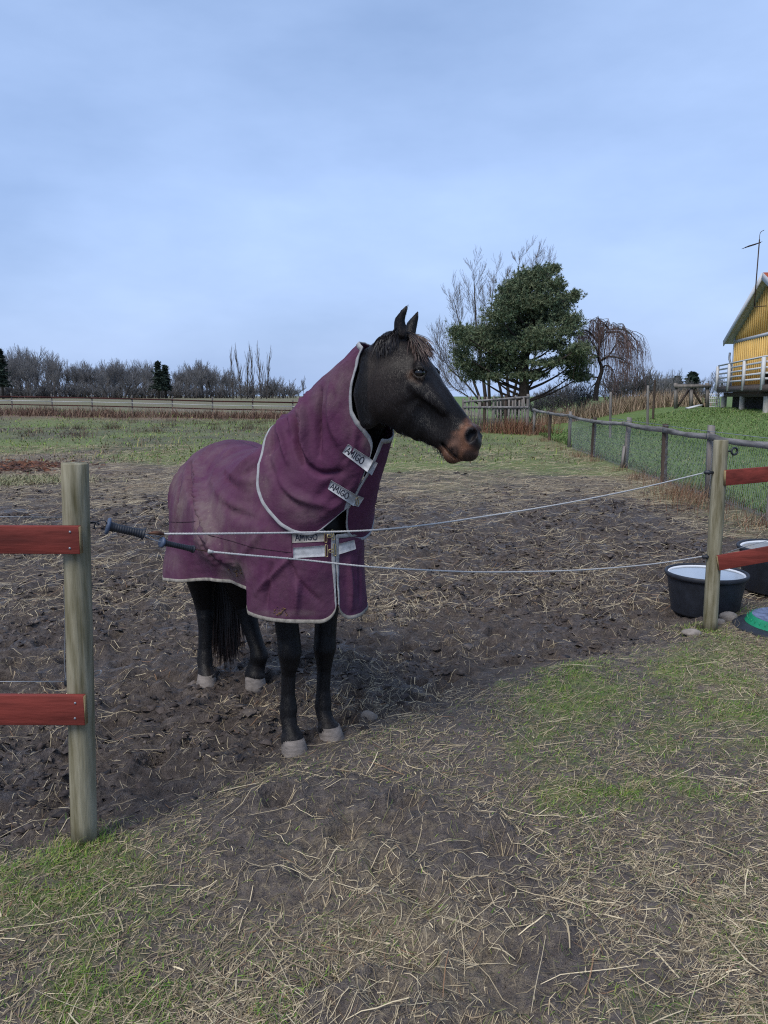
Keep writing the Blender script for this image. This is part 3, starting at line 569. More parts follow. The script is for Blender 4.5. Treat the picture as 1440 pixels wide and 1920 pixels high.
def make_variant(kind, seed):
    r_ = np.random.default_rng(seed); out = []
    if kind == 'oak': grow(r_, (0, 0, 0), (0, 0, 1), 7.2, .36, 0, 4, out, (8, 5, 4, 3), .70, .26, .62, .11, .022, .34)
    elif kind == 'ash': grow(r_, (0, 0, 0), (0, 0, 1), 8.6, .28, 0, 4, out, (9, 5, 4, 3), .52, .32, .56, .08, .020, .36)
    elif kind == 'poplar': grow(r_, (0, 0, 0), (0, 0, 1), 13.0, .20, 0, 3, out, (18, 4, 2), .36, .5, .36, .06, .013, .14)
    elif kind == 'bush': 
        for k in range(9): grow(r_, (r_.normal(0, .3), r_.normal(0, .3), 0), (r_.normal(0, .4), r_.normal(0, .4), 1), 2.2, .05, 0, 3, out, (5, 4, 3), .6, .2, .6, .14, .016, .2)
    elif kind == 'thicket':
        for k in range(26): grow(r_, (r_.uniform(-5, 5), r_.normal(0, .8), 0), (r_.normal(0, .35), r_.normal(0, .3), 1), r_.uniform(2.2, 4.2), .07, 0, 2, out, (7, 5, 4), .6, .25, .5, .14, .035, .1)
    (V1, F1), (V2, F2) = tree_meshes(out, 1 if kind not in ('bush', 'thicket') else 1)
    H_ = max(V1[:, 2].max(), V2[:, 2].max())
    m1 = mesh_data('trunk', V1, F1, True); m1.materials.append(m_bark); m2 = mesh_data('crown', V2, F2); m2.materials.append(m_twigpale if kind == 'poplar' else m_twig_hazed)
    return m1, m2, H_
VAR = {}
def plant(kind, seed, name, label, x, y, H_, group=None, wide=1.0, cat='tree', kindtag=None, z=None):
    key = (kind, seed)
    if key not in VAR: VAR[key] = make_variant(kind, seed)
    m1, m2, h0 = VAR[key]; z0 = float(gh(x, y)) - .05 if z is None else z
    t = thing(name, label, cat, (x, y, z0), group); s = H_/h0; t.scale = (s*wide, s*wide, s); t.rotation_euler = (0, 0, rt.uniform(0, 6.28))
    for nm_, me in (('trunk', m1), ('crown', m2)): o = bpy.data.objects.new(nm_, me); COL.objects.link(o); o.parent = t
    return t
def X_(px, Y): return (px-720)/FPX*Y*1.0
def Htop(py, Y, x): return P(720, py - 9, Y)[2] - float(gh(x, Y))
GWd = 'bare trees of the far wood'
far = [(-25, 668, 205), (2, 662, 200), (20, 672, 190), (34, 657, 215), (48, 668, 195), (66, 657, 210), (84, 668, 185), (96, 672, 200), (112, 668, 190), (128, 681, 205), (142, 684, 200), (158, 690, 210), (173, 688, 205), (188, 684, 200), (203, 680, 195), (218, 682, 205), (232, 686, 200), (247, 684, 210), (262, 684, 205), (276, 683, 215), (290, 690, 205), (318, 702, 225), (335, 700, 215), (352, 690, 205), (368, 685, 195), (385, 683, 190), (400, 688, 195), (414, 698, 200), (428, 702, 205), (447, 706, 200), (508, 716, 190), (522, 735, 200), (60, 680, 180), (108, 690, 178), (205, 700, 180), (238, 700, 182), (372, 705, 182), (300, 712, 200), (-60, 664, 200), (-95, 670, 205), (10, 664, 225), (28, 660, 228), (56, 662, 222), (76, 660, 226), (102, 668, 218), (120, 676, 222), (150, 688, 226), (182, 686, 218), (212, 684, 226), (226, 684, 222), (255, 685, 224), (270, 684, 218), (344, 694, 222), (360, 688, 218), (378, 684, 215), (393, 686, 222), (408, 694, 218), (434, 704, 222)]
lab = {'oak': 'broad bare oak-like tree in the far wood beyond the rail fence', 'ash': 'upright bare tree in the far wood beyond the rail fence'}
for k, (px, py, Y) in enumerate(far):
    kd = 'oak' if k % 3 else 'ash'; x = X_(px, Y); plant(kd, k % 4 + (0 if kd == 'oak' else 10), 'bare_tree', lab[kd], x, Y, Htop(py, Y, x)*1.04, GWd, rt.uniform(1.15, 1.5))
for k in range(26):
    px = rt.uniform(-70, 318) if k < 18 else rt.uniform(335, 436); Y = rt.uniform(192, 232); x = X_(px, Y); py = np.interp(px, [-70, 70, 130, 160, 250, 318, 335, 385, 436], [662, 658, 676, 690, 682, 700, 700, 684, 704]) + rt.uniform(-2, 9); kd = 'ash' if rt.random() < .6 else 'oak'; plant(kd, k % 4 + (0 if kd == 'oak' else 10), 'bare_tree', lab[kd], x, Y, Htop(py, Y, x), GWd, rt.uniform(1.0, 1.3))
x = X_(514, 185); plant('oak', 2, 'bare_tree', 'low spreading bare tree at the foot of the slender poplars', x, 185, Htop(712, 185, x), None, 1.3)
for k in range(34):
    px = -70 + k*18.5; Y = 186 + (k % 2)*26 + rt.uniform(-6, 10); x = X_(px, Y); o = plant('thicket', 20 + k % 3, 'undergrowth', 'bare brush filling the foot of the far wood', x, Y, 4.6*rt.uniform(.7, 1.2), 'brush at the foot of the far wood', 1.3, 'brush')
for k, (px, py) in enumerate(((440, 655), (455, 650), (466, 652), (478, 647), (492, 645), (502, 655))):
    Y = 150 + 3*k; x = X_(px, Y); plant('poplar', 30 + k % 3, 'poplar', 'tall slender bare poplar at the end of the far wood', x, Y, Htop(py, Y, x), 'tall bare poplars', .9)
x = X_(570, 170); plant('ash', 10, 'bare_tree', 'small lone bare tree on the horizon beside the rug', x, 170, Htop(712, 170, x), None, .7)
def conifer(label, px, py, Y, group=None, wide=1.0):
    x = X_(px, Y); H_ = Htop(py, Y, x); z0 = float(gh(x, Y)); t = thing('conifer', label, 'tree', (x, Y, z0), group)
    V, F = tube([[x, Y, z0], [x, Y, z0+H_*.95]], [.3, .05], 6); mk('trunk', V, F, m_bark, t)
    mb = MB()
    for k in range(1500):
        u = rt.random()**1.1; zz = H_*(.26 + .74*u); rr = H_*.23*wide*(1-u)**.8*(.55+.45*math.sin(u*21 + 1.5*math.sin(k*.7)))+.1; a = rt.uniform(0, 6.28); q = math.sqrt(rt.random()); c = np.array([x + rr*q*math.cos(a), Y + rr*q*math.sin(a), z0+zz - .12*rr*q])
        V = c + rt.normal(0, .34, (3, 3))*[1, 1, .45]; mb.add(V, [np.array([[0, 1, 2]])])
    mb.build('crown', m_conif, t)
conifer('dark conifer at the left end of the far wood', 14, 664, 170); conifer('dark conifer standing above the far wood, near its gap', 303, 687, 178, None, 1.2); conifer('second dark conifer close against its taller neighbour in the far wood', 316, 694, 182)
conifer('low dark pine behind the timber frame at the top of the lawn', 1290, 708, 120, 'dark pines behind the timber frame', 2.2); conifer('dark pine left of the timber frame, behind bare trees', 1262, 716, 125, 'dark pines behind the timber frame', 1.8)
for k, (px, py, Y) in enumerate(((1232, 702, 75), (1246, 700, 80), (1258, 698, 78), (1272, 697, 84), (1285, 712, 80), (1305, 712, 88), (1322, 704, 80), (1338, 700, 86), (1352, 708, 82), (1010, 735, 110), (1040, 730, 115))):
    x = X_(px, Y); plant('oak' if k % 2 else 'ash', (k % 4) + (0 if k % 2 else 10), 'bare_tree', 'bare tree on the skyline behind the lawn', x, Y, Htop(py, Y, x), 'bare trees behind the lawn', 1.0)
for k, (px, Y, hh_) in enumerate(((1000, 47, 2.6), (1035, 49, 3.0), (1062, 48, 3.3), (1085, 46, 2.8), (1135, 50, 3.2), (1165, 49, 3.4), (1190, 48, 3.6), (1205, 50, 3.0), (1228, 52, 3.2), (1250, 55, 2.8), (930, 50, 2.5), (960, 52, 2.8))):
    x = X_(px, Y); plant('bush', 40 + k % 3, 'bare_shrub', 'tangled bare shrub behind the reeds', x, Y, hh_*.72, 'bare shrubs behind the reeds', 1.2, 'shrub')

# --- bare multi-stemmed trees behind the pine
def custom_bare(label, Y, stems, wtw=m_twig_hazed, seed=1, dens=(9, 6, 4), rmin=.0065):
    r_ = np.random.default_rng(seed); segs = []; base = P(*stems[0][0][0], Y); t = thing('bare_tree', label, 'tree', base)
    for path, r0 in stems:
        C = catmull([P(a, b, Y + r_.normal(0, .4)*(k > 0)) for k, (a, b) in enumerate(path)], 12); segs.append((C, np.linspace(r0*.75, .012, 12), 0))
        for q in range(20):
            f = 2.0 + 9*(q + r_.random())/20; i = min(int(f), 10); p = C[i] + (C[i+1]-C[i])*(f-i); ax = nrm(C[i+1]-C[i]); sd = nrm(np.cross(ax, r_.normal(size=3))); ang = r_.uniform(.35, .8)
            grow(r_, p, ax*math.cos(ang) + sd*math.sin(ang), r_.uniform(1.0, 2.3)*(1.15 - f/16), .009, 1, 3, segs, (0, 6, 4), .55, .25, .58, .09, rmin)
    (V1, F1), (V2, F2) = tree_meshes(segs, 1); mk('trunk', V1, F1, m_bark, t, True); mk('crown', V2, F2, wtw, t)
custom_bare('tall bare tree with fanned stems left of the pine', 47, [([(912, 762), (905, 700), (893, 610), (888, 505)], .16), ([(918, 762), (916, 690), (920, 600), (926, 520)], .14), ([(905, 762), (880, 690), (862, 610), (850, 560)], .12), ([(908, 762), (870, 715), (842, 690), (818, 640)], .09), ([(903, 762), (872, 740), (848, 725), (826, 700)], .07)], m_twigpale, seed=4)
custom_bare('tall bare tree rising behind the top of the pine', 48, [([(955, 760), (950, 680), (962, 590), (975, 480)], .15), ([(960, 760), (975, 680), (990, 590), (1000, 486)], .13), ([(945, 760), (930, 680), (940, 590), (945, 520)], .12), ([(965, 760), (1000, 680), (1016, 590), (1028, 506)], .11)], m_twigpale, seed=6)
# --- the pine
YP = 42.0; zf2 = 3.43
pn = thing('pine', 'big dark green pine with a bushy uneven crown at the end of the paddock', 'tree', P(985, 752, YP)*[1, 1, 0])
def Z2(a, b, Y=YP): return P(820 + a/zf2, 460 + b/zf2, Y)
trunk = catmull([Z2(560, 1010), Z2(558, 900), Z2(562, 760), Z2(580, 600), Z2(620, 430), Z2(680, 250), Z2(720, 170)], 24)
mb = MB(); mb.tube(trunk, np.linspace(.30, .04, 24), 9)
CL = [(715, 165, 50, 36), (755, 150, 26, 26), (660, 180, 40, 36), (590, 200, 62, 48), (520, 245, 55, 40), (470, 290, 60, 50), (560, 300, 80, 55), (680, 260, 85, 55), (770, 270, 36, 50), (845, 340, 62, 38), (885, 320, 22, 30), (450, 370, 70, 50), (560, 380, 95, 60), (690, 360, 100, 60), (790, 390, 60, 45), (390, 450, 72, 55), (500, 460, 100, 60), (640, 460, 110, 60), (760, 470, 90, 55), (870, 490, 50, 46), (840, 555, 62, 36), (140, 560, 52, 44), (220, 560, 82, 44), (320, 560, 80, 48), (430, 560, 100, 60), (560, 560, 110, 70), (690, 570, 100, 60), (200, 620, 70, 36), (330, 640, 90, 50), (470, 650, 100, 56), (620, 640, 100, 50), (760, 640, 62, 46), (150, 700, 46, 48), (190, 770, 70, 46), (300, 790, 80, 46), (390, 720, 80, 42), (420, 790, 90, 48), (490, 740, 60, 36), (560, 840, 95, 30), (640, 830, 60, 26), (240, 840, 62, 36), (700, 760, 90, 28), (800, 740, 60, 30), (870, 690, 70, 46), (920, 660, 50, 30), (900, 750, 70, 52), (880, 830, 62, 46), (920, 850, 50, 30), (350, 850, 50, 26)]
tV, tC, pos = [], [], []
for k, (a, b, rx, ry) in enumerate(CL):
    dy = rt.normal(0, .9); c = Z2(a, b, YP + dy); sx, sz = rx/zf2/FPX*YP*1.18, ry/zf2/FPX*YP*1.15
    near_ = trunk[np.argmin(np.linalg.norm(trunk - (c - [0, 0, .5 + .35*abs(c[0]-trunk[10][0])]), axis=1))]
    mid = (near_ + c)/2 + [0, 0, -.15]; mb.tube(catmull([near_, mid, c], 7), np.linspace(.085, .02, 7), 5, False)
    m_ = int(275*(rx*ry/2500)**.8) + 40
    q = (rt.normal(size=(m_, 3))*np.array([.55, .52, .41])).clip(-1.3, 1.3); cc_ = c + q*np.array([sx, min(sx, 1.0), sz]); shade = .75 + .5*rt.random((m_, 1)); hue = rt.random((m_, 1))
    for p, sh, hu in zip(cc_, shade, hue):
        nn = 8; dr_ = nrm(rt.normal(size=(nn, 3)) + np.array([0, 0, .55]) + nrm(p-c)*.5); ln = rt.uniform(.10, .20, (nn, 1)); sd = nrm(np.cross(dr_, rt.normal(size=(nn, 3))))*.022
        tV.append(np.stack([p + sd, p - sd, p + dr_*ln], 1).reshape(-1, 3)); col_ = (np.array([.100, .150, .088])*(1-hu) + np.array([.175, .195, .11])*hu)*sh; tC.append(np.tile(col_, (nn*3, 1)))
mb.build('trunk', m_pinebark, pn, True); tV = np.vstack(tV); mk('crown', tV, np.arange(len(tV)).reshape(-1, 3), m_needle, pn, False, {'tint': np.vstack(tC)})
# --- the weeping tree
YW = 44.0; wt = thing('weeping_tree', 'bare weeping tree with reddish hanging twigs, right of the pine', 'tree', P(1118, 752, YW)*[1, 1, 0])
w = lambda a, b, dy=0: Z2(a, b, YW + dy)
limbs = [([(1015, 1000), (1028, 900), (1058, 800), (1036, 720), (1046, 640), (1080, 560), (1120, 540)], .17), ([(1058, 800), (1075, 775), (1110, 780), (1135, 820)], .06), ([(1040, 750), (1100, 715), (1170, 725), (1230, 760)], .07), ([(1038, 720), (1000, 700), (960, 690), (925, 720)], .06), ([(1046, 640), (1000, 580), (950, 545), (900, 570)], .07), ([(1060, 600), (1030, 520), (1010, 480), (960, 500)], .05), ([(1090, 560), (1170, 560), (1240, 620), (1300, 700)], .07), ([(1120, 540), (1200, 540), (1260, 590), (1320, 680)], .05), ([(1025, 880), (985, 920)], .05), ([(1030, 850), (960, 840)], .05), ([(1110, 545), (1060, 490), (1030, 468)], .04), ([(1130, 545), (1190, 525), (1250, 600)], .035), ([(1046, 640), (1070, 560), (1105, 515), (1150, 540)], .05), ([(1046, 640), (1058, 540), (1085, 488), (1110, 505)], .04), ([(1100, 715), (1150, 640), (1205, 600), (1245, 625)], .045), ([(1040, 700), (985, 610), (950, 560), (920, 580)], .04)]
a_, b_2 = MB(), MB(); L3 = []
for k, (path, r0) in enumerate(limbs):
    for dup in range(1 if k in (0, 8, 9) else 4):
        C = catmull([w(a + (rt.normal(0, 24) if dup and i_ else 0), b + (rt.normal(0, 20) if dup and i_ else 0), (rt.normal(0, 1.3) if i_ > 0 and k else 0)) for i_, (a, b) in enumerate(path)], 14); a_.tube(C, np.linspace(r0*(1 if not dup else .28), .012, 14), 6, False)
        if k not in (0, 8, 9): L3.append(C)
for C in L3:
    for q in range(17):
        f = 3 + 10*rt.random(); i = min(int(f), 12); p = C[i] + (C[i+1]-C[i])*(f-i); ln = rt.uniform(.5, 2.6)*(1 if p[2] > 4 else .6); sx_, sy_ = rt.normal(0, .14), rt.normal(0, .14); out_ = nrm(p - w(1080, 640))*[1, 1, 0]
        T = np.linspace(0, 1, 7)[:, None]; pth = p + out_*(.45*np.sqrt(T)*rt.random()) + np.array([sx_, sy_, 0])*T + np.array([0, 0, 1.])*(.16*np.sin(T*math.pi*.6)*rt.random() - ln*T**1.25); pth[:, 2] = np.maximum(pth[:, 2], 1.2)
        b_2.tube(pth, np.linspace(.0085, .005, 7), 3, False)
        if rt.random() < .6: j_ = rt.integers(1, 5); b_2.tube(pth[j_] + (pth[j_:]-pth[j_])*1.0 + np.linspace(0, 1, 7-j_)[:, None]*np.array([rt.normal(0, .16), rt.normal(0, .16), rt.uniform(-.2, .1)]), np.full(7-j_, .0055), 3, False)
a_.build('trunk', m_bark, wt, True); b_2.build('hanging_twigs', m_weep, wt)
# ================================================================== the horse
HO = np.array([-.355, 3.60, -.07]); HS = np.array([.567, -.823, 0]); HL = np.array([.823, .567, 0]); HZ = np.array([0, 0, 1.])
def Hc(s, l, z): return HO + s*HS + l*HL + z*HZ           # s forward along the body, l to the horse's left, z up from its ground
HA = R(20); HU = np.array([math.cos(HA), -math.sin(HA), 0]); HLAT = np.array([math.sin(HA), math.cos(HA), 0])   # head: forward, left
HQ = np.array([.03, 3.10, 1.9])
def HP(px, py, lat=0.0):                                   # a point of the head's mid plane, shifted sideways (negative = near side)
    d = ray(px, py); n = HLAT; t = np.dot(HQ - EYE, n) / np.dot(d, n)
    return EYE + d*t + lat*HLAT

def HN(px, py, lat=0.0): return HP(px + abs(lat)*164, py, lat)   # the same, aimed so that the near side shows at that pixel

class Field:                                               # a soft union of shapes sampled on a grid and skinned as ONE surface
    def __init__(s, lo, hi, h):
        s.lo = np.array(lo, float); s.h = h; s.n = np.ceil((np.array(hi) - s.lo) / h).astype(int) + 1
        s.F = np.full(s.n, .12, np.float32)
    def block(s, lo, hi, m=.09):
        a = np.clip(np.floor((np.asarray(lo) - m - s.lo) / s.h).astype(int), 0, s.n); b = np.clip(np.ceil((np.asarray(hi) + m - s.lo) / s.h).astype(int) + 1, 0, s.n)
        sl = tuple(slice(a[i], b[i]) for i in range(3))
        g = np.meshgrid(*[s.lo[i] + s.h*np.arange(a[i], b[i]) for i in range(3)], indexing='ij')
        return sl, np.stack(g, -1).astype(np.float32)
    def union(s, sl, d, k):
        f = s.F[sl]; h = np.clip(.5 + .5*(f - d)/k, 0, 1); s.F[sl] = f*(1-h) + d*h - k*h*(1-h)
    def cut(s, sl, d, k):
        f = s.F[sl]; d = -d; h = np.clip(.5 - .5*(f - d)/k, 0, 1); s.F[sl] = f*(1-h) + d*h + k*h*(1-h)
    def loft(s, C, U, lat, hh, hw, k=.02, n=2.3):
        C = np.asarray(C, float); U = nrm(np.asarray(U, float)); hh = np.asarray(hh, float); hw = np.asarray(hw, float)
        lat = np.broadcast_to(np.asarray(lat, float), C.shape); m = max(hh.max(), hw.max())
        sl, g = s.block(C.min(0) - m, C.max(0) + m); best = np.full(g.shape[:3], 9., np.float32)
        for i in range(len(C) - 1):
            ax = C[i+1] - C[i]; L_ = np.linalg.norm(ax); ax = ax / L_
            q = g - C[i]; t0 = q @ ax / L_; t = np.clip(t0, 0, 1)
            e_ = np.abs(t0 - t) * L_
            if 0 < i: e_ = np.where(t0 < 0, e_*1.0, e_)
            up = U[i] + (U[i+1] - U[i]) * t[..., None]; la = lat[i] + (lat[i+1] - lat[i]) * t[..., None]
            r = q - (t * L_)[..., None] * ax
            a = np.abs((r*up).sum(-1)); b = np.abs((r*la).sum(-1))
            h = hh[i] + (hh[i+1]-hh[i])*t; w = hw[i] + (hw[i+1]-hw[i])*t; mn = np.minimum(h, w)
            qn = ((a/h)**n + (b/w)**n + (e_/mn)**n + 1e-9) ** (1/n)
            best = np.minimum(best, (qn - 1)*mn)
        s.union(sl, best, k)
    def round(s, C, r, k=.03, flat=1.0, flatdir=None):     # tapered limb; flat > 1 deepens it along flatdir
        C = np.asarray(C, float); r = np.asarray(r, float)
        sl, g = s.block(C.min(0) - r.max()*flat, C.max(0) + r.max()*flat); best = np.full(g.shape[:3], 9., np.float32)
        for i in range(len(C)-1):
            ax = C[i+1]-C[i]; L2 = ax @ ax; q = g - C[i]; t = np.clip(q @ ax / L2, 0, 1)
            v = q - t[..., None]*ax
            if flatdir is not None:
                c = v @ flatdir; v = v - (c*(1-1/flat))[..., None]*flatdir
            best = np.minimum(best, np.sqrt((v*v).sum(-1)) - (r[i] + (r[i+1]-r[i])*t))
        s.union(sl, best, k)
    def ball(s, c, rad, axes=None, k=.03, cut=False):
        rad = np.broadcast_to(np.asarray(rad, float), 3); axes = np.eye(3) if axes is None else np.asarray(axes)
        sl, g = s.block(c - rad.max(), c + rad.max()); q = (g - c) @ axes.T
        d = (np.sqrt(((q/rad)**2).sum(-1)) - 1) * rad.min()
        (s.cut if cut else s.union)(sl, d, k)
    def skin(s):
        F = s.F; n = s.n; cell = [slice(0, -1), slice(1, None)]
        cor = {(i, j, k): F[cell[i], cell[j], cell[k]] for i in (0, 1) for j in (0, 1) for k in (0, 1)}
        neg = sum((v < 0).astype(np.int8) for v in cor.values()); act = (neg > 0) & (neg < 8)
        idx = np.argwhere(act); val = {c: v[act] for c, v in cor.items()}
        acc = np.zeros((len(idx), 3)); cnt = np.zeros(len(idx))
        for c0 in cor:
            for ax in range(3):
                if c0[ax]: continue
                c1 = list(c0); c1[ax] = 1; a, b = val[c0], val[tuple(c1)]
                m = (a < 0) != (b < 0); t = a / np.where(m, a - b, 1); p = np.tile(np.array(c0, float), (len(idx), 1)); p[:, ax] += t
                acc[m] += p[m]; cnt[m] += 1
        V = s.lo + s.h*(idx + acc/cnt[:, None]); num = np.full(act.shape, -1, np.int64); num[act] = np.arange(len(idx))
        Q = []
        for ax in range(3):
            o1, o2 = [(1, 2), (2, 0), (0, 1)][ax]
            a = np.take(F, range(0, n[ax]-1), ax); b = np.take(F, range(1, n[ax]), ax)
            e_ = np.argwhere((a < 0) != (b < 0)); sg = (a < 0)[tuple(e_.T)]
            ok = (e_[:, o1] > 0) & (e_[:, o2] > 0) & (e_[:, o1] < n[o1]-1) & (e_[:, o2] < n[o2]-1); e_ = e_[ok]; sg = sg[ok]
            def at(d1, d2):
                q = e_.copy(); q[:, o1] += d1; q[:, o2] += d2; return num[tuple(q.T)]
            q = np.stack([at(-1, -1), at(0, -1), at(0, 0), at(-1, 0)], 1); q[~sg] = q[~sg][:, ::-1]; Q.append(q)
        Q = np.vstack(Q); Q = Q[(Q >= 0).all(1)]
        return V, Q

horse = thing('horse', 'dark bay horse in a plum rug standing in the mud, head turned in profile', 'horse', Hc(-.45, 0, 0))
fld = Field((-1.35, 2.7, -.02), (.50, 4.85, 2.12), .0068)
# trunk (under the rug)
ts = [(-1.16, 1.12, .15, .13), (-1.02, 1.13, .26, .21), (-.85, 1.13, .30, .26), (-.6, 1.09, .31, .27), (-.35, 1.07, .32, .27), (-.1, 1.09, .34, .24), (.04, 1.08, .28, .20), (.12, 1.05, .20, .16), (.15, 1.05, .12, .10)]
fld.loft([Hc(a, 0, b) for a, b, c, d in ts], [HZ]*len(ts), HL, [c for a, b, c, d in ts], [d for a, b, c, d in ts], k=.03)
# neck
nk = [(-.03, 0, 1.25, .24, .14), (.17, 0, 1.43, .20, .11), (.36, .0, 1.615, .165, .092), (.475, .012, 1.735, .138, .082), (.535, .03, 1.79, .095, .066)]
nC = [Hc(a, b, c) for a, b, c, d, e_ in nk]; nT = nrm(np.gradient(np.array(nC), axis=0)); nL = nrm(np.array([HL*(1-t) + HLAT*t for t in (0, .15, .45, .75, 1)]))
nU = nrm(np.cross(nT, nL)); nU = nU * np.sign(nU[:, 2:3])
fld.loft(nC, nU, nL, [k[3] for k in nk], [k[4] for k in nk], k=.05)
# head: profile stations (forehead side, jaw side) in the mid plane, half width
hd = [((775, 634), (694, 712), .080), ((799, 664), (694, 752), .094), ((814, 688), (705, 781), .090), ((830, 711), (735, 802), .074),
      ((846, 733), (763, 813), .061), ((862, 757), (790, 824), .052), ((878, 779), (813, 836), .049), ((891, 797), (832, 850), .050), ((897, 815), (846, 861), .047), ((893, 835), (860, 862), .034)]
T_ = np.array([HP(*a) for a, b, c in hd]); B_ = np.array([HP(*b) for a, b, c in hd])
HCN = (T_ + B_)/2; hU = nrm(T_ - B_); hh = np.linalg.norm(T_ - B_, axis=1)/2
fld.loft(HCN, hU, HLAT, hh - .004, [c for a, b, c in hd], k=.045, n=2.25)
hax = nrm(HCN[-1] - HCN[0]); hup = nrm(np.cross(HLAT, hax)); hup = hup*np.sign(hup[2]); HAX = np.array([hax, HLAT, hup])
fld.ball(HP(741, 652), (.070, .062, .060), HAX, k=.04)                         # poll
for sd in (-1, 1):
    fld.ball(HP(724, 738, sd*.050), (.080, .040, .086), HAX, k=.04)             # cheek
    fld.ball(HN(783, 688, sd*.083), (.034, .013 if sd < 0 else .008, .018), HAX, k=.02)              # brow
    fld.round([HN(772, 722, sd*.078), HN(800, 748, sd*.070), HN(826, 771, sd*.052)], [.012, .010, .006], k=.022)   # facial crest
    fld.ball(HP(816, 733, sd*.056), (.07, .016, .016), HAX, k=.035)               # side of the nasal bone
    fld.ball(HN(806, 785, sd*.062), (.05, .014, .022), HAX, k=.03, cut=True)     # hollow of the cheek
    fld.ball(HN(760, 674, sd*.100), (.030, .016, .020), HAX, k=.03, cut=True)    # hollow above the eye
    fld.ball(HN(785, 700, sd*.098), (.022, .018, .0160), HAX, k=.012, cut=True)  # eye socket
    fld.round([HN(772, 697, sd*.092), HN(779, 691.5, sd*.0965), HN(789, 690.5, sd*.0955), HN(798, 697, sd*.089)], [.0055, .0075, .0075, .0055], k=.006)   # upper lid
    fld.round([HN(771, 701, sd*.092), HN(779, 708.5, sd*.0935), HN(789, 709.5, sd*.091), HN(798, 702, sd*.087)], [.0045, .006, .006, .0045], k=.006)   # lower lid
    fld.ball(HP(885, 813, sd*.036), (.034, .019, .034), HAX, k=.018)             # nostril wing
    fld.round([HP(881, 803, sd*.046), HP(876, 816, sd*.047), HP(882, 830, sd*.044)], [.006, .008, .006], k=.010)
    fld.round([HP(886, 806, sd*.052), HP(886, 816, sd*.051), HP(889, 827, sd*.046)], [.009, .0125, .007], k=.006) if 0 else None
    fld.ball(HP(891, 814, sd*.054), (.0165, .030, .026), HAX, k=.006, cut=True); fld.ball(HP(888.5, 822, sd*.050), (.010, .018, .017), HAX, k=.006, cut=True)
    fld.round([HP(700, 690, sd*.045), HP(690, 740, sd*.05), HP(697, 790, sd*.05)], [.03, .035, .03], k=.03)           # throat muscle
fld.ball(HP(845, 856), (.030, .034, .024), HAX, k=.018)                         # chin and lower lip
fld.ball(HP(880, 850), (.026, .036, .020), HAX, k=.016)                         # upper lip
C = np.array([HP(834, 831), HP(840, 838), HP(850, 849), HP(861, 859), HP(869, 866)])      # mouth line
sl, g = fld.block(C.min(0)-.07, C.max(0)+.07, .02); lt = (g - HQ) @ HLAT; gp = g - lt[..., None]*HLAT; best = np.full(g.shape[:3], 9., np.float32)
for i in range(len(C)-1):
    c0 = C[i] - ((C[i]-HQ) @ HLAT)*HLAT; ax = C[i+1]-C[i]; q = gp - c0; t = np.clip(q @ ax/(ax @ ax), 0, 1); v = q - t[..., None]*ax; best = np.minimum(best, np.sqrt((v*v).sum(-1)) - .0058)
fld.cut(sl, np.maximum(best, .016 - np.abs(lt)), .006)
# ears
for sd, base, mid, tip, top in ((-1, (759, 627), (760, 605), (767, 589), (773, 575)), (1, (760, 625), (763, 607), (770, 593), (776, 580.5))):
    la = .055; f0 = nrm(HU*1.0 - HLAT*sd*.15*sd)
    C = [HP(*base, sd*la), HP(*mid, sd*(la+.006)), HP(*tip, sd*(la+.008)), HP(*top, sd*(la+.004))]
    tdir = nrm(C[-1]-C[0]); wide = nrm(HU - tdir*(HU @ tdir)); thin = nrm(np.cross(tdir, wide))
    wr = 1.0 if sd < 0 else .9
    fld.loft(C, [wide]*4, thin, np.array([.025, .0245, .0145, .0035])*wr, [.021, .0145, .0105, .0045], k=.012, n=2)
    ear_in = nrm(-HLAT*.55*1 + HU*.6)                                          # hollow of the ear looks forwards and outwards
    fld.ball(HP(mid[0]+4.5, mid[1]-3, sd*la) + ear_in*.020, (.012, .013, .036), np.array([wide, thin, tdir]), k=.008, cut=True)
# legs: image track of each joint, its depth and radius
def leg(js, deep=1.12):
    fld.round([P(a, b, Y) for a, b, Y, r in js], [r*1.10 for *_, r in js], k=.016, flat=deep, flatdir=HS)
FR, FL = 3.565, 3.70
leg([(520, 1040, FR+.02, .078), (533, 1120, FR+.01, .062), (537, 1165, FR, .050), (541, 1195, FR, .049), (543, 1222, FR-.005, .051), (543, 1240, FR, .043), (541, 1262, FR+.01, .031), (540, 1300, FR+.01, .030), (541, 1328, FR+.005, .038), (540, 1342, FR, .036), (543, 1362, FR-.02, .033), (548, 1384, FR-.04, .049), (549, 1393, FR-.04, .053)])
leg([(612, 1040, FL+.02, .078), (613, 1120, FL+.01, .060), (611, 1160, FL, .049), (610, 1190, FL, .048), (609, 1214, FL-.005, .050), (608, 1230, FL, .042), (608, 1255, FL+.01, .031), (606, 1292, FL+.01, .030), (606, 1318, FL+.005, .037), (606, 1331, FL, .036), (610, 1348, FL-.02, .034), (616, 1366, FL-.04, .048), (617, 1373, FL-.04, .052)])
for cx, cy, yy in ((543, 1220, FR), (609, 1212, FL)): fld.ball(P(cx, cy, yy-.03), (.040, .030, .045), k=.02)
for cx, cy, yy in ((538, 1345, FR+.04), (604, 1334, FL+.04)): fld.ball(P(cx, cy, yy), (.028, .024, .032), k=.02)
BR, BL = 4.47, 4.45
leg([(372, 1000, BR-.05, .13), (376, 1075, BR-.02, .085), (380, 1112, BR+.02, .060), (384, 1135, BR+.05, .052), (385, 1155, BR+.03, .044), (385, 1180, BR+.02, .036), (384, 1215, BR+.01, .034), (384, 1238, BR, .042), (385, 1252, BR-.02, .038), (387, 1266, BR-.04, .046), (388, 1270, BR-.045, .050)], 1.2)
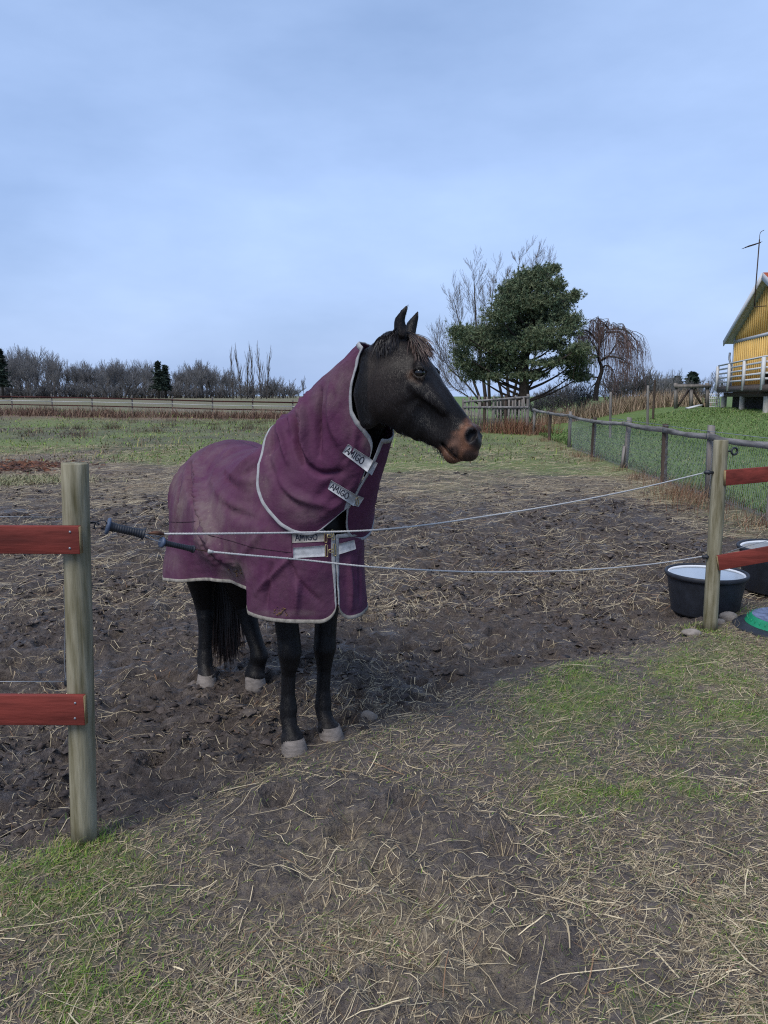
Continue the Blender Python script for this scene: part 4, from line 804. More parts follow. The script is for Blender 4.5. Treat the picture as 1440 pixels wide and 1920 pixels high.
leg([(430, 1000, BL-.05, .14), (440, 1065, BL-.03, .10), (449, 1105, BL+.02, .068), (457, 1130, BL+.05, .058), (465, 1155, BL+.03, .048), (473, 1185, BL, .042), (482, 1212, BL-.03, .040), (486, 1228, BL-.05, .047), (483, 1243, BL-.04, .042), (479, 1258, BL-.04, .048), (478, 1264, BL-.045, .053)], 1.2)
fld.F[:, :, :1] = .05
bV, bF = fld.skin()

# coat colours: black-brown, tan muzzle, paler eye corners, black legs
hp = proj(bV); lat = (bV - HQ) @ HLAT
def near(px, py, r, soft=.5):
    d = np.hypot(hp[:, 0]-px, hp[:, 1]-py)/r; return 1 - sstep(1-soft, 1+soft, d)
ishead = (bV[:, 2] > 1.30) & (hp[:, 0] > 690) & (bV[:, 1] < 3.4)
nz1 = fbm(bV[:, 0]*14 + bV[:, 1]*9, bV[:, 2]*14, 5); nz2 = fbm(bV[:, 0]*60 + bV[:, 1]*40, bV[:, 2]*45, 8)
base = np.array([.0052, .0041, .0043]); col = base + (nz1[:, None]-.45)*np.array([.008, .005, .0035])
def blend(w, c):
    global col
    w = np.clip(w, 0, 1)[:, None]; col = col*(1-w) + np.asarray(c)*w
hz = ishead.astype(float)
blend(hz*near(700, 700, 55, .6)*.55, (.030, .020, .015)); blend(hz*near(770, 655, 34, .6)*.5, (.030, .021, .017)); blend(hz*near(815, 725, 26, .7)*.4, (.020, .017, .019)); blend(hz*near(808, 672, 11, .8)*.55, (.16, .115, .095))
blend(hz*near(725, 745, 42, .6)*.35, (.026, .019, .017))
muz = hz * sstep(-9, 12, (hp[:, 0]-835)*.72 + (hp[:, 1]-815)*.69 - 12 + (nz2-.5)*16) * (1 - near(889, 815, 17, .25)*(hp[:, 0] > 870)) 
blend(muz*.95, (.175, .085, .050)); blend(muz*near(866, 801, 20, .6)*.8, (.215, .098, .054)); blend(muz*near(846, 826, 17, .6)*.6, (.19, .115, .085))
blend(hz*near(888, 817, 17, .3), (.011, .010, .012)); blend(hz*near(896, 828, 16, .4)*.9, (.016, .013, .014))
blend(hz*near(880, 856, 14, .4)*.85, (.022, .016, .015)); blend(hz*near(852, 846, 10, .5)*.8, (.018, .013, .012)); blend(hz*near(846, 861, 12, .5)*.6, (.05, .026, .018))
blend(hz*near(897, 800, 8, .6)*.7, (.07, .032, .02))
blend(hz*near(772, 704, 9, .7)*.7, (.11, .062, .036)); blend(hz*near(785, 712, 8, .5)*.5, (.10, .058, .036)); blend(hz*near(785, 700, 10, .25)*.9, (.008, .007, .007))
for (a, b) in ((836, 831), (845, 842), (855, 853)): blend(hz*near(a, b, 4.5, .5)*.9, (.012, .009, .009))
blend((bV[:, 2] < .75)*.75, (.0062, .0060, .0072)); blend(sstep(.0, -.0, bV[:, 2])*0, (0, 0, 0))
blend(sstep(.16, .0, bV[:, 2])*.25*(nz1 > .4), (.05, .042, .038))
m_coat = mat('horse_coat', (.66, .66, .69), rough=.5, spec=.20, var=.25, scale=55, bump=.18, bscale=230, stretch=(1, 1, .35), attr='coat', sheen=.03, bdist=.004)
body = mk('body', bV, bF, m_coat, horse, True, {'coat': np.clip(col, .003, 1)})
bvh_body = BVHTree.FromPolygons(bV.tolist(), bF.tolist())
# eyes
m_eye = mat('eye_dark', (.006, .005, .005), rough=.06, spec=.6, var=.3)
for sd in (-1, 1):
    V, F = lathe([(max(1e-4, math.sin(a)*.0215), -math.cos(a)*.0215) for a in np.linspace(0, math.pi, 13)], 20)
    mk('eye', V + HN(785, 699.5, -.0785 if sd < 0 else .066), F, m_eye, horse, True)
# hooves
m_hoof = mat('hoof_horn', (.165, .145, .132), rough=.75, var=.35, scale=22, bump=.5, bscale=60, stretch=(1, 1, 3.0), bdist=.004)
def hoof(px, py, Y, zt, r0, r1, fwd, tilt=.0):
    c = P(px, py, Y); zb = HO[2] - .012; n = 24; rows = []
    f = nrm(np.array(fwd)); sd = np.array([-f[1], f[0], 0])
    for t, k in ((0, .86), (.03, 1.0), (.35, 1.02), (.7, 1.03), (1, 1.0), (1.02, .86)):
        r = r1 + (r0 - r1)*t; a = np.arange(n)*2*math.pi/n; z = zb + (zt - zb)*min(t, 1)
        toe = np.cos(a); ca = np.sign(toe)*np.abs(toe)**.9
        zz = z - (toe < 0)*(-toe)*(t*.018) + .0015*np.sin(a*3+px) + .003*np.sin(a*7 + t*9)*(t < .1)
        rows.append(c*np.array([1, 1, 0]) + (ca*r*k*1.10 + (1-t)*.026)[:, None]*f + (np.sin(a)*r*k)[:, None]*sd + zz[:, None]*HZ)
    V = np.vstack(rows); m = len(rows); i, j = np.meshgrid(np.arange(m-1), np.arange(n), indexing='ij'); i = i.ravel(); j = j.ravel(); k = (j+1) % n
    V = np.vstack([V, V[:n].mean(0), V[-n:].mean(0)])
    mk('hoof', V, [np.stack([i*n+j, i*n+k, (i+1)*n+k, (i+1)*n+j], 1), np.stack([np.full(n, m*n), np.arange(n)[::-1], (np.arange(n)[::-1]+1) % n][:1] + [(np.arange(n)+1) % n, np.arange(n)], 1), np.stack([np.full(n, m*n+1), np.arange(n)+(m-1)*n, (np.arange(n)+1) % n+(m-1)*n], 1)], m_hoof, horse, True)
hoof(549, 1400, FR-.045, HO[2]+.088, .050, .066, HS*.8+np.array([.25, -.2, 0])); hoof(618, 1380, FL-.045, HO[2]+.086, .049, .064, HS+np.array([.3, 0, 0]))
hoof(388, 1277, BR-.05, HO[2]+.072, .050, .063, HS+np.array([-.5, -.3, 0])); hoof(478, 1272, BL-.05, HO[2]+.074, .053, .066, HS+np.array([-.3, -.2, 0]))

# hair: tapered ribbons
def hair(name, roots, paths, w, cols, parent=horse, mat_=None):
    V = []; F = []; A = []; n = 0
    for p, c, ww in zip(paths, cols, w):
        p = np.asarray(p); m = len(p); t = nrm(np.gradient(p, axis=0)); view = np.array([.25, -1, .1]); sd = nrm(np.cross(t, view + rng.normal(0, .35, 3)))
        prof = ww * np.r_[.7, np.ones(m-3), .7, .12][:m]
        V.append(np.stack([p - sd*prof[:, None], p + sd*prof[:, None]], 1).reshape(-1, 3)); i = np.arange(m-1)*2 + n
        F.append(np.stack([i, i+1, i+3, i+2], 1)); A.append(np.repeat(np.asarray(c), 2, axis=0)); n += 2*m
    return mk(name, np.vstack(V), np.vstack(F), mat_, parent, True, {'coat': np.vstack(A)})
rng = np.random.default_rng(7)
m_hair = mat('horse_hair', (.9, .9, .9), rough=.45, spec=.3, var=.25, scale=30, attr='coat')
def surf(p, dirn, dflt):                                  # nearest coat surface from outside along dirn
    h = bvh_body.ray_cast(Vector(p), Vector(dirn), .4); return np.array(h[0]) if h[0] else dflt
paths, cols, ws = [], [], []
for i in range(430):                                      # forelock falling over the forehead
    u = rng.random(); v = np.clip(rng.normal(-.15, .5), -1.15, 1); q = []
    x0, y0 = 762 + 13*u, 621 + 8*u; x1, y1 = 806 + rng.normal(0, 7) + 3*v, 668 + rng.normal(0, 9)
    if rng.random() < .3: x1 -= 12; y1 -= 20*rng.random()
    bow = rng.normal(0, 3); lift = rng.uniform(.001, .009); la1 = np.clip(v*.06 + rng.normal(-.01, .014), -.085, .06)
    for k in range(8):
        t = k/7; x = x0 + (x1-x0)*t**.9 + bow*math.sin(math.pi*t); y = y0 + (y1-y0)*t
        lt = v*.028*(1-t) + la1*t; fr = 1 - (abs(lt)/.105)**2.2*.5                 # follow the rounded forehead
        c = HP(x - 14, y + 10, 0) + hU[2]*.0; ed = HP(x, y, 0)
        q.append(c + (ed - c)*fr + HLAT*lt + nrm(ed-c)*(.001 + lift*math.sin(math.pi*min(1, t*1.1))**.8))
    t = np.linspace(0, 1, 8)[:, None]; c0 = np.array([.012, .009, .009]); c1 = [np.array([.095, .052, .040]), np.array([.23, .155, .125]), np.array([.03, .02, .017])][int(rng.choice(3, p=[.5, .22, .28]))]
    paths.append(q); cols.append(c0*(1-t**1.1) + c1*t**1.1); ws.append(rng.uniform(.0006, .0013))
hair('forelock', None, paths, ws, cols, mat_=m_hair)
paths, cols, ws = [], [], []
for i in range(480):                                      # bridle path and mane seen above the rug, falling to the near side
    u = .22 + .78*rng.random(); top = HP(705 + 52*u, 641 - 22*u + 3*math.sin(u*3), rng.normal(0, .016))
    dn = rng.uniform(.02, .05) + (.06*rng.random() if .35 < u else 0)
    end = HP(705 + 52*u + rng.normal(-2, 5) , 638 - 22*u + dn*480, -.055 - .03*rng.random())
    p = catmull([top, (top+end)/2 - HLAT*.02 + HZ*.012, end], 6); q = []
    for k, pt in enumerate(p):
        s0 = pt - HLAT*.12; hpt = surf(s0, HLAT, pt); q.append(hpt - HLAT*(.003 + .005*rng.random()) if k > 0 and np.linalg.norm(hpt-pt) < .09 else pt + HZ*.004)
    c = np.array([.010, .008, .009])*(.7+.8*rng.random()); paths.append(q); cols.append(np.tile(c, (6, 1))); ws.append(rng.uniform(.0012, .0024))
hair('mane', None, paths, ws, cols, mat_=m_hair)
paths, cols, ws = [], [], []
for i in range(620):                                      # tail hanging between and behind the hind legs
    u = rng.normal(0, .5); v = rng.normal(0, .5); dock = Hc(-1.2, 0, 1.05) + HL*u*.035 + HS*v*.03
    xe = 425 + np.clip(u, -1.2, 1.2)*27; ye = 1225 + rng.normal(0, 15) - abs(u)*6
    e_ = P(xe, ye, 4.62 + v*.05); mid = P(421 + u*22, 1120, 4.66 + v*.05)
    p = catmull([dock, mid, (mid+e_)/2 + rng.normal(0, .006, 3), e_ + rng.normal(0, .008, 3)], 9); t = np.linspace(0, 1, 9)[:, None]
    c0 = np.array([.009, .008, .009]); c1 = np.array([.040, .022, .018]) if rng.random() < .55 else np.array([.016, .011, .011]); paths.append(p); cols.append(c0*(1-t**2) + c1*t**2); ws.append(rng.uniform(.0022, .0042))
hair('tail', None, paths, ws, cols, mat_=m_hair)
paths, cols, ws = [], [], []
for i in range(260):                                      # whiskery winter coat under the jaw
    u = rng.random(); k = u*5.0; j = int(k); f = k - j; J = [(703, 782), (735, 804), (763, 815), (790, 826), (813, 838), (834, 858)]
    x = J[j][0]*(1-f) + J[j+1][0]*f; y = J[j][1]*(1-f) + J[j+1][1]*f; l_ = rng.normal(0, .022)
    a = HP(x, y - 5, l_); b = HP(x + rng.normal(3, 3), y + rng.uniform(1, 5), l_*1.1); paths.append([a, (a+b)/2, b*.5+a*.5+HZ*-.002, b]); cols.append(np.tile(np.array([.010, .008, .008]), (4, 1))); ws.append(.0009)
jh = hair('jaw_hair', None, paths, ws, cols, mat_=m_hair); jh['kind'] = 'stuff'

# short winter coat on the head, neck and lower legs
fc = bV[bF].mean(1); fn = nrm(np.cross(bV[bF[:, 1]]-bV[bF[:, 0]], bV[bF[:, 2]]-bV[bF[:, 0]])); vis = (fn*(EYE-fc)).sum(1) > -.12*np.linalg.norm(EYE-fc, axis=1)
sel = np.nonzero(vis & ((fc[:, 2] > 1.22) & (proj(fc)[:, 0] > 655) | (fc[:, 2] < .62)))[0]; NH = 60000
pick = sel[rng.integers(0, len(sel), NH)]; w4 = rng.dirichlet(np.ones(4), NH); hpnt = (bV[bF[pick]]*w4[..., None]).sum(1); hn = fn[pick]; head_ = hpnt[:, 2] > 1.1
flow = np.where(head_[:, None], hax*.9 + np.array([0, 0, -.35]), np.array([0, 0, -1.])) + rng.normal(0, .22, (NH, 3)); flow = nrm(flow - hn*(flow*hn).sum(1)[:, None]); eyed = np.linalg.norm(hpnt - HN(785, 699.5, -.0755), axis=1) < .028; muzd = np.linalg.norm(hpnt - HP(884, 826, -.03), axis=1) < .062
L_ = rng.uniform(.006, .013, NH)*np.where(muzd, .35, 1); keep = ~eyed; hpnt, hn, flow, L_, pick = hpnt[keep], hn[keep], flow[keep], L_[keep], pick[keep]
tip = hpnt + flow*L_[:, None] + hn*(L_*.28)[:, None]; sdv = np.cross(flow, hn)*.00045; V = np.stack([hpnt + sdv, hpnt - sdv, tip], 1).reshape(-1, 3)
cc_ = np.repeat((np.clip(col, .003, 1)[bF[pick]].mean(1))*rng.uniform(.6, 1.7, (len(pick), 1)), 3, axis=0)
o = mk('coat_hair', V, np.arange(len(V)).reshape(-1, 3), m_hair, horse, False, {'coat': cc_}); o['kind'] = 'stuff'
# ------------------------------------------------------------------ the rug (worn clothing: parts of the horse)
half = [(.335, 0), (.332, .06), (.305, .14), (.225, .235), (.10, .300), (-.05, .335), (-.2, .365), (-.35, .385), (-.5, .372), (-.65, .345), (-.85, .340), (-1.03, .325), (-1.16, .25), (-1.225, .13), (-1.24, 0)]
halfl = [(.335, 0), (.330, .05), (.300, .105), (.225, .165), (.10, .225), (-.05, .275), (-.2, .32), (-.35, .345), (-.5, .35), (-.65, .345), (-.85, .340), (-1.03, .325), (-1.16, .25), (-1.225, .13), (-1.24, 0)]
ring = [(a, -b) for a, b in half] + [(a, b) for a, b in halfl[::-1][1:]]
ringp = catmull([(a, b, 0) for a, b in ring], 700)[:, :2]
cum = np.r_[0, np.cumsum(np.linalg.norm(np.diff(ringp, axis=0), axis=1))]; LTOT = cum[-1]
SPL0 = .060                                                # the front opening lies a little to the horse's right
NU, NV = 420, 110
zsp = lambda s: np.interp(s, [-1.05, -.95, -.85, -.7, -.55, -.4, -.25, -.1, .05], [1.415, 1.462, 1.478, 1.468, 1.448, 1.445, 1.492, 1.56, 1.57])
def rug_grid(c):                                           # c: arclength from the chest along the plan outline
    s = np.interp(c, cum, ringp[:, 0]); l = np.interp(c, cum, ringp[:, 1]); right = l < 0
    dfront = np.minimum(c, LTOT - c)
    ss = np.clip(s, -.98, .02) ; zs = zsp(ss)
    back = sstep(-.72, -.80, s); front = np.where(l < 0, sstep(-.115, .02, s)**.8, sstep(-.175, -.135, s))
    bar = (1-back)*(1-front)
    zb = np.interp(s, [-1.24, -1.05, -.75, -.5, -.3], [.675, .69, .735, .785, .81]); hb = np.interp(s, [-1.24, -1.0, -.8, -.65, -.5, -.3], [1.15, 1.17, 1.06, .90, .78, .74])
    zh = zb*(1-front) + (.735 - .01*np.clip(-s*3, 0, 1))*front
    hf = hb*(1-front) + 1.04*front
    return s, l, ss, zs, zh, hf, dfront, right
cU = np.r_[np.linspace(SPL0, .5, 130), np.linspace(.5, LTOT-.5, NU-260+2)[1:-1], np.linspace(LTOT-.5, LTOT+SPL0-.010, 130)]
cUm = np.where(cU > LTOT, cU - LTOT, cU)
s, l, ss, zs, zh, hf, dfr, right = rug_grid(cUm)
# distance from each end of the cloth (for the rounded lower corners)
dR = cU - cU[0]; dL = cU[-1] - cU
def corner(d, r): d = np.clip(d, 0, r); return r - np.sqrt(np.maximum(0, r*r - (r-d)**2))
zh = zh + np.where(cU < LTOT/2, corner(dR, .075), corner(dL, .075))
ztop = np.where(dfr < .25, 1.125 + sstep(.06, .36, dfr)*.28, 9.)
ztop = np.where(cU > LTOT/2, np.where(dL + SPL0 < .5, 1.118 + sstep(.10, .17, dL)*.02 + sstep(.13, .36, dL)*.30, 9.), ztop)
zm = 1.02
a0 = np.arccos(np.clip(1 - (zs - np.minimum(ztop, zs))/(zs - zm), -1, 1))
t = np.linspace(0, 1, NV); rug = np.zeros((NU, NV, 3))
NU = len(cU); rug = np.zeros((NU, NV, 3))
for i in range(NU):
    tt = t; k = .46
    a = a0[i] + (math.pi/2 - a0[i])*np.clip(tt/k, 0, 1)
    low = np.clip((tt-k)/(1-k), 0, 1)
    r = np.sin(a)**.86 * (1 + (hf[i]-1)*sstep(0, 1, low))
    z = zs[i] - (zs[i]-zm)*(1-np.cos(a)); z = np.where(tt > k, zm + (zh[i]-zm)*low, z)
    S_ = ss[i] + (s[i]-ss[i])*r; L_ = l[i]*r
    rug[i] = HO + S_[:, None]*HS + L_[:, None]*HL + z[:, None]*HZ
def gnormals(Gd):
    du = np.gradient(Gd, axis=0); dv = np.gradient(Gd, axis=1); n = np.cross(du, dv); return nrm(n)
n_ = gnormals(rug); sg = np.sign((n_ * (rug - Hc(-.4, 0, 1.0))).sum(-1).mean()); n_ = n_*sg
def fold(Gd, n_, pts, amp, w, tap=True):                   # a crease or ridge along a track on the cloth (track given on the near flank)
    pr = proj(Gd); vis = (n_ * (EYE - Gd)).sum(-1) > 0
    P3 = []
    for (x, y) in pts:
        d = np.hypot(pr[..., 0]-x, pr[..., 1]-y) + np.where(vis, 0, 1e4); P3.append(Gd[np.unravel_index(d.argmin(), d.shape)])
    C = catmull(P3, 24) if len(P3) > 2 else np.linspace(P3[0], P3[1], 24)
    flat = Gd.reshape(-1, 3); dm = np.full(len(flat), 9.); tp = np.zeros(len(flat))
    for k in range(len(C)):
        d = np.linalg.norm(flat - C[k], axis=1); m = d < dm; dm[m] = d[m]; tp[m] = k/23
    env = np.sin(np.clip(tp*.9+.05, 0, 1)*math.pi)**.6 if tap else 1
    return (amp*np.exp(-(dm/w)**2)*env).reshape(Gd.shape[:2])
cc = cU[:, None]; tv = t[None, :]
D = .010*(fbm(cc*5 + 0*tv, tv*3.0 + 0*cc, 3)-.5) + .006*(fbm(cc*14, tv*5 + 0*cc, 4)-.5) + .004*(fbm(cc*9 + tv*14, tv*9 - cc*10, 9)-.5)
D += .011*np.sin(cc*19 + 2*fbm(cc*3, tv*2, 11))*sstep(.5, 1, tv)*(.4+.6*sstep(.3, .8, fbm(cc*2, tv*0+3., 12)))
for pts, amp, w in [
    ([(353, 872), (357, 920), (368, 975), (386, 1035), (410, 1062)], -.050, .024), ([(372, 868), (380, 930), (392, 985), (425, 1050)], .030, .034),
    ([(404, 832), (380, 862), (368, 905)], .010, .018), ([(430, 830), (400, 858), (378, 910)], -.008, .014), ([(445, 840), (418, 862), (398, 905)], .010, .018), ([(425, 850), (408, 880)], -.006, .012),
    ([(336, 870), (325, 905), (318, 950)], .010, .016), ([(343, 880), (335, 930), (326, 985)], -.010, .016), ([(350, 890), (338, 950), (322, 1010)], .008, .014),
    ([(478, 852), (452, 875), (430, 900)], .011, .018), ([(480, 868), (455, 885), (438, 905)], -.010, .014), ([(482, 890), (455, 900), (420, 880)], .009, .018),
    ([(420, 880), (430, 905), (455, 925)], -.012, .014), ([(400, 900), (425, 940), (470, 955)], .010, .022), ([(410, 930), (440, 960), (500, 985)], -.008, .02),
    ([(365, 985), (400, 1020), (440, 1060)], .014, .03), ([(500, 985), (470, 1020), (440, 1060)], .007, .02), ([(560, 1030), (520, 1070), (480, 1110)], .008, .022),
    ([(535, 1040), (560, 1090), (600, 1130)], -.008, .022), ([(510, 1060), (500, 1110), (500, 1140)], -.010, .02), ([(560, 1080), (555, 1145)], .009, .022), ([(655, 1050), (660, 1140)], .010, .02), ([(675, 1040), (676, 1130)], -.008, .018)]:
    D += fold(rug, n_, pts, amp*2.15, w*.7)
# the cloth lies close under the neck cover
S_all = (rug - HO) @ HS; Z_all = (rug - HO) @ HZ
D -= .035*sstep(-.16, -.02, S_all)*sstep(1.13, 1.24, Z_all)*(1-sstep(1.38, 1.48, Z_all))
rug = rug + n_*D[..., None]
# far (left) panel hangs just behind the near one at the opening
i, j = np.meshgrid(np.arange(NU-1), np.arange(NV-1), indexing='ij'); q = (i*NV + j).ravel()
rF = np.stack([q, q+NV, q+NV+1, q+1], 1)
if sg < 0: rF = rF[:, ::-1]
def cloth_mat(name):
    m = bpy.data.materials.new(name); m.use_nodes = True; t = m.node_tree; N = t.nodes.new; Lk = t.links.new
    b = t.nodes['Principled BSDF']; b.inputs['Roughness'].default_value = .78; b.inputs['Specular IOR Level'].default_value = .22
    c = N('ShaderNodeTexCoord')
    def noise(scale, det=5, st=(1, 1, 1), rough=.6):
        mp_ = N('ShaderNodeMapping'); mp_.inputs['Scale'].default_value = st; Lk(c.outputs['Object'], mp_.inputs[0])
        n = N('ShaderNodeTexNoise'); n.inputs['Scale'].default_value = scale; n.inputs['Detail'].default_value = det; n.inputs['Roughness'].default_value = rough; Lk(mp_.outputs[0], n.inputs[0]); return n.outputs['Fac']
    def ramp(src, p0, p1, c0, c1):
        r = N('ShaderNodeValToRGB'); r.color_ramp.elements[0].position = p0; r.color_ramp.elements[1].position = p1; r.color_ramp.elements[0].color = (*c0, 1); r.color_ramp.elements[1].color = (*c1, 1); Lk(src, r.inputs[0]); return r.outputs[0]
    def mx(f, a, b_, bt='MIX'):
        x = N('ShaderNodeMix'); x.data_type = 'RGBA'; x.blend_type = bt
        (Lk(f, x.inputs[0]) if not isinstance(f, float) else setattr(x.inputs[0], 'default_value', f)); 
        for k, v in ((6, a), (7, b_)):
            if isinstance(v, tuple): x.inputs[k].default_value = (*v, 1)
            else: Lk(v, x.inputs[k])
        return x.outputs[2]
    base = ramp(noise(5), .3, .7, (.052, .0112, .039), (.077, .0178, .057))
    at = N('ShaderNodeAttribute'); at.attribute_name = 'dirt'
    sm = N('ShaderNodeMath'); sm.operation = 'MULTIPLY'; Lk(at.outputs['Fac'], sm.inputs[0]); Lk(ramp(noise(9, 8, (1, 1, .45), .7), .38, .62, (.25,)*3, (1.,)*3), sm.inputs[1])
    c1 = mx(sm.outputs[0], base, (.175, .138, .128))
    fl = ramp(noise(90, 3), .66, .74, (0,)*3, (1.,)*3); f2 = N('ShaderNodeMath'); f2.operation = 'MULTIPLY'; Lk(fl, f2.inputs[0]); Lk(at.outputs['Fac'], f2.inputs[1])
    c2 = mx(f2.outputs[0], c1, (.26, .20, .16))
    Lk(c2, b.inputs['Base Color'])
    bp = N('ShaderNodeBump'); bp.inputs['Strength'].default_value = .25; bp.inputs['Distance'].default_value = .003; Lk(noise(420, 2), bp.inputs['Height'])
    bp2 = N('ShaderNodeBump'); bp2.inputs['Strength'].default_value = .35; bp2.inputs['Distance'].default_value = .012; Lk(noise(26, 4), bp2.inputs['Height']); Lk(bp.outputs[0], bp2.inputs['Normal']); Lk(bp2.outputs[0], b.inputs['Normal'])
    return m
m_rug = cloth_mat('rug_fabric')
def dirt_of(V, spots, amb=.13):
    pr = proj(V); d = np.full(len(V), amb)
    for x, y, rx, ry, a in spots: d = np.maximum(d, a*np.exp(-(((pr[:, 0]-x)/rx)**2 + ((pr[:, 1]-y)/ry)**2)))
    return d
rV = rug.reshape(-1, 3)
rug_o = mk('rug', rV, rF, m_rug, horse, True, {'dirt': dirt_of(rV, [(335, 935, 20, 70, .75), (320, 1060, 30, 30, .45), (390, 975, 34, 70, .85), (420, 1020, 40, 35, .6), (395, 850, 60, 30, .35), (455, 960, 50, 30, .4), (440, 1072, 26, 24, .95), (490, 1010, 60, 30, .35), (540, 1150, 60, 8, .6), (470, 900, 20, 40, .4), (370, 880, 20, 40, .5)])})
md = rug_o.modifiers.new('thickness', 'SOLIDIFY'); md.thickness = .006; md.offset = -1
m_bind = mat('binding_tape', (.27, .275, .285), rough=.8, var=.22, scale=30, bump=.3, bscale=200, bdist=.002)
m_binddirty = mat('soiled_binding_tape', (.21, .195, .17), rough=.85, var=.45, scale=24, bump=.3, bscale=200, bdist=.002)
def binding(name, E, N_, I_, mat_, parent, w=.017, th=.0020):  # tape folded over a cloth edge
    E = np.asarray(E); m = len(E); sec = []
    for a, h in ((-.004, .0), (-.001, th), (w, th*.95), (w, -th*1.6), (-.001, -th*1.9)): sec.append(E + I_*a + N_*h)
    V = np.stack(sec, 1).reshape(-1, 3); k = 5; i, j = np.meshgrid(np.arange(m-1), np.arange(k), indexing='ij'); i = i.ravel(); j = j.ravel(); j2 = (j+1) % k
    return mk(name, V, np.stack([i*k+j, i*k+j2, (i+1)*k+j2, (i+1)*k+j], 1), mat_, parent, False)
n2 = gnormals(rug)*sg
hemI = nrm(rug[:, -4] - rug[:, -1])
hem = binding('hem_binding', rug[:, -1], n2[:, -1], hemI, m_binddirty, rug_o, .014)
binding('front_binding', rug[0, :], n2[0, :], nrm(rug[4, :] - rug[0, :]), m_bind, rug_o, .015); binding('front_binding', rug[-1, :], n2[-1, :], nrm(rug[-5, :] - rug[-1, :]), m_bind, rug_o, .012)
kk = [i for i in range(NU) if ztop[i] < 1.40]
kr = [i for i in kk if i < NU/2]; kl = [i for i in kk if i > NU/2]
for ks in (kr, kl): binding('neckline_binding', rug[ks, 0], n2[ks, 0], nrm(rug[ks, 3] - rug[ks, 0]), m_bind, rug_o, .014)

# ------------------------------------------------------------------ the neck cover
def cover_axis():
    # (centre s, l, z; half depth; half width) from the shoulders up to the head
    k = [(-.17, 0, 1.02, .52, .345), (-.08, 0, 1.14, .475, .350), (.02, 0, 1.27, .40, .345), (.12, 0, 1.37, .325, .290), (.23, 0, 1.475, .282, .205), (.34, 0, 1.585, .245, .150), (.44, .006, 1.69, .195, .128), (.52, .015, 1.785, .145, .112), (.58, .03, 1.865, .115, .100)]
    return np.array(k)
ck = cover_axis(); NT = 260; NTH = 240
C_ = catmull(np.array([Hc(*r[:3]) for r in ck]), NT); dist = np.linspace(0, 1, NT)
cumk = np.r_[0, np.cumsum(np.linalg.norm(np.diff(np.array([Hc(*r[:3]) for r in ck]), axis=0), axis=1))]; cumk /= cumk[-1]
hdv = np.interp(dist, cumk, ck[:, 3]); hwv = np.interp(dist, cumk, ck[:, 4])
ker = np.hanning(31); ker /= ker.sum()
smooth = lambda a: np.convolve(np.pad(a, 15, mode='edge'), ker, 'valid')
hdv, hwv = smooth(hdv), smooth(hwv)
T3 = nrm(np.gradient(C_, axis=0)); Lt = nrm(HL[None]*(1-dist[:, None]**2) + HLAT[None]*dist[:, None]**2); U3 = nrm(np.cross(T3, Lt)); U3 *= np.sign(U3[:, 2:3])
TC = .912; TH = np.linspace(-TC*math.pi, (2-TC)*math.pi - .012, NTH)         # 0 at the crest, negative on the horse's right
tubeS = np.zeros((NTH, NT, 3))
for i, th in enumerate(TH):
    ca, sa = math.cos(th), math.sin(th); ce = np.sign(ca)*abs(ca)**.95; se = np.sign(sa)*abs(sa)**.9
    se = np.where(sa > 0, 1 - .20*np.clip((hwv-.15)/.2, 0, 1), 1)*se
    tubeS[i] = C_ + (ce*hdv)[:, None]*U3 + (se*hwv)[:, None]*Lt
# the cut of the cloth: its outline on the near side
outl = [(509, 798), (493, 832), (482, 871), (481, 915), (488, 940), (502, 960), (524, 985), (547, 998), (570, 1004), (595, 1002), (622, 978), (640, 962), (658, 947), (671, 915), (682, 889), (692, 870), (698, 853), (699, 830), (694, 818), (680, 800), (668, 785), (660, 770), (657.5, 738), (661, 715), (667, 693), (675, 660), (689, 642), (707, 633), (700, 600), (600, 620), (480, 700), (470, 790)]
poly = np.array(outl, float)
def inside(p):
    x, y = p[..., 0], p[..., 1]; c = np.zeros(x.shape, bool); j = len(poly)-1
    for i in range(len(poly)):
        (xi, yi), (xj, yj) = poly[i], poly[j]; c ^= ((yi > y) != (yj > y)) & (x < (xj-xi)*(y-yi)/(yj-yi+1e-12) + xi); j = i
    return c
pr = proj(tubeS); ins = inside(pr)
A0 = np.full(NTH, np.nan); A1 = np.full(NTH, np.nan)
for i in range(NTH):
    if TH[i] <= .02*math.pi and ins[i].sum() > 6:
        w = np.nonzero(ins[i])[0]; A0[i] = w[0]/(NT-1); A1[i] = w[-1]/(NT-1)
okc = ~np.isnan(A0); thr = -TH[okc][::-1]; a0r = A0[okc][::-1]; a1r = A1[okc][::-1]      # as a function of |angle| from the crest
k9 = np.hanning(9); k9 /= k9.sum(); sm9 = lambda a: np.convolve(np.pad(a, 4, mode='edge'), k9, 'valid')
a0r, a1r = sm9(a0r), sm9(a1r)
tha = np.where(TH < 0, -TH, TH*TC/(2-TC)); print('valid', thr.min()/math.pi, thr.max()/math.pi, a0r[-5:], a1r[-5:]); lo_ = np.interp(tha, thr, a0r); hi_ = np.interp(np.where(TH > 0, np.minimum(tha, .74*math.pi), tha), thr, a1r)
NVc = 150; cov = np.zeros((NTH, NVc, 3))
for i in range(NTH):
    tau = lo_[i] + (hi_[i]-lo_[i])*np.linspace(0, 1, NVc)
    for k in range(3): cov[i, :, k] = np.interp(tau, dist, tubeS[i, :, k])
nc = gnormals(cov); ctr = np.stack([np.interp(lo_.mean()+np.linspace(0, 1, NVc)*(1-lo_.mean()), dist, C_[:, k]) for k in range(3)], -1)
sgc = np.sign((nc*(cov - ctr[None])).sum(-1).mean()); nc = nc*sgc
thg = TH[:, None]; vg = np.linspace(0, 1, NVc)[None]
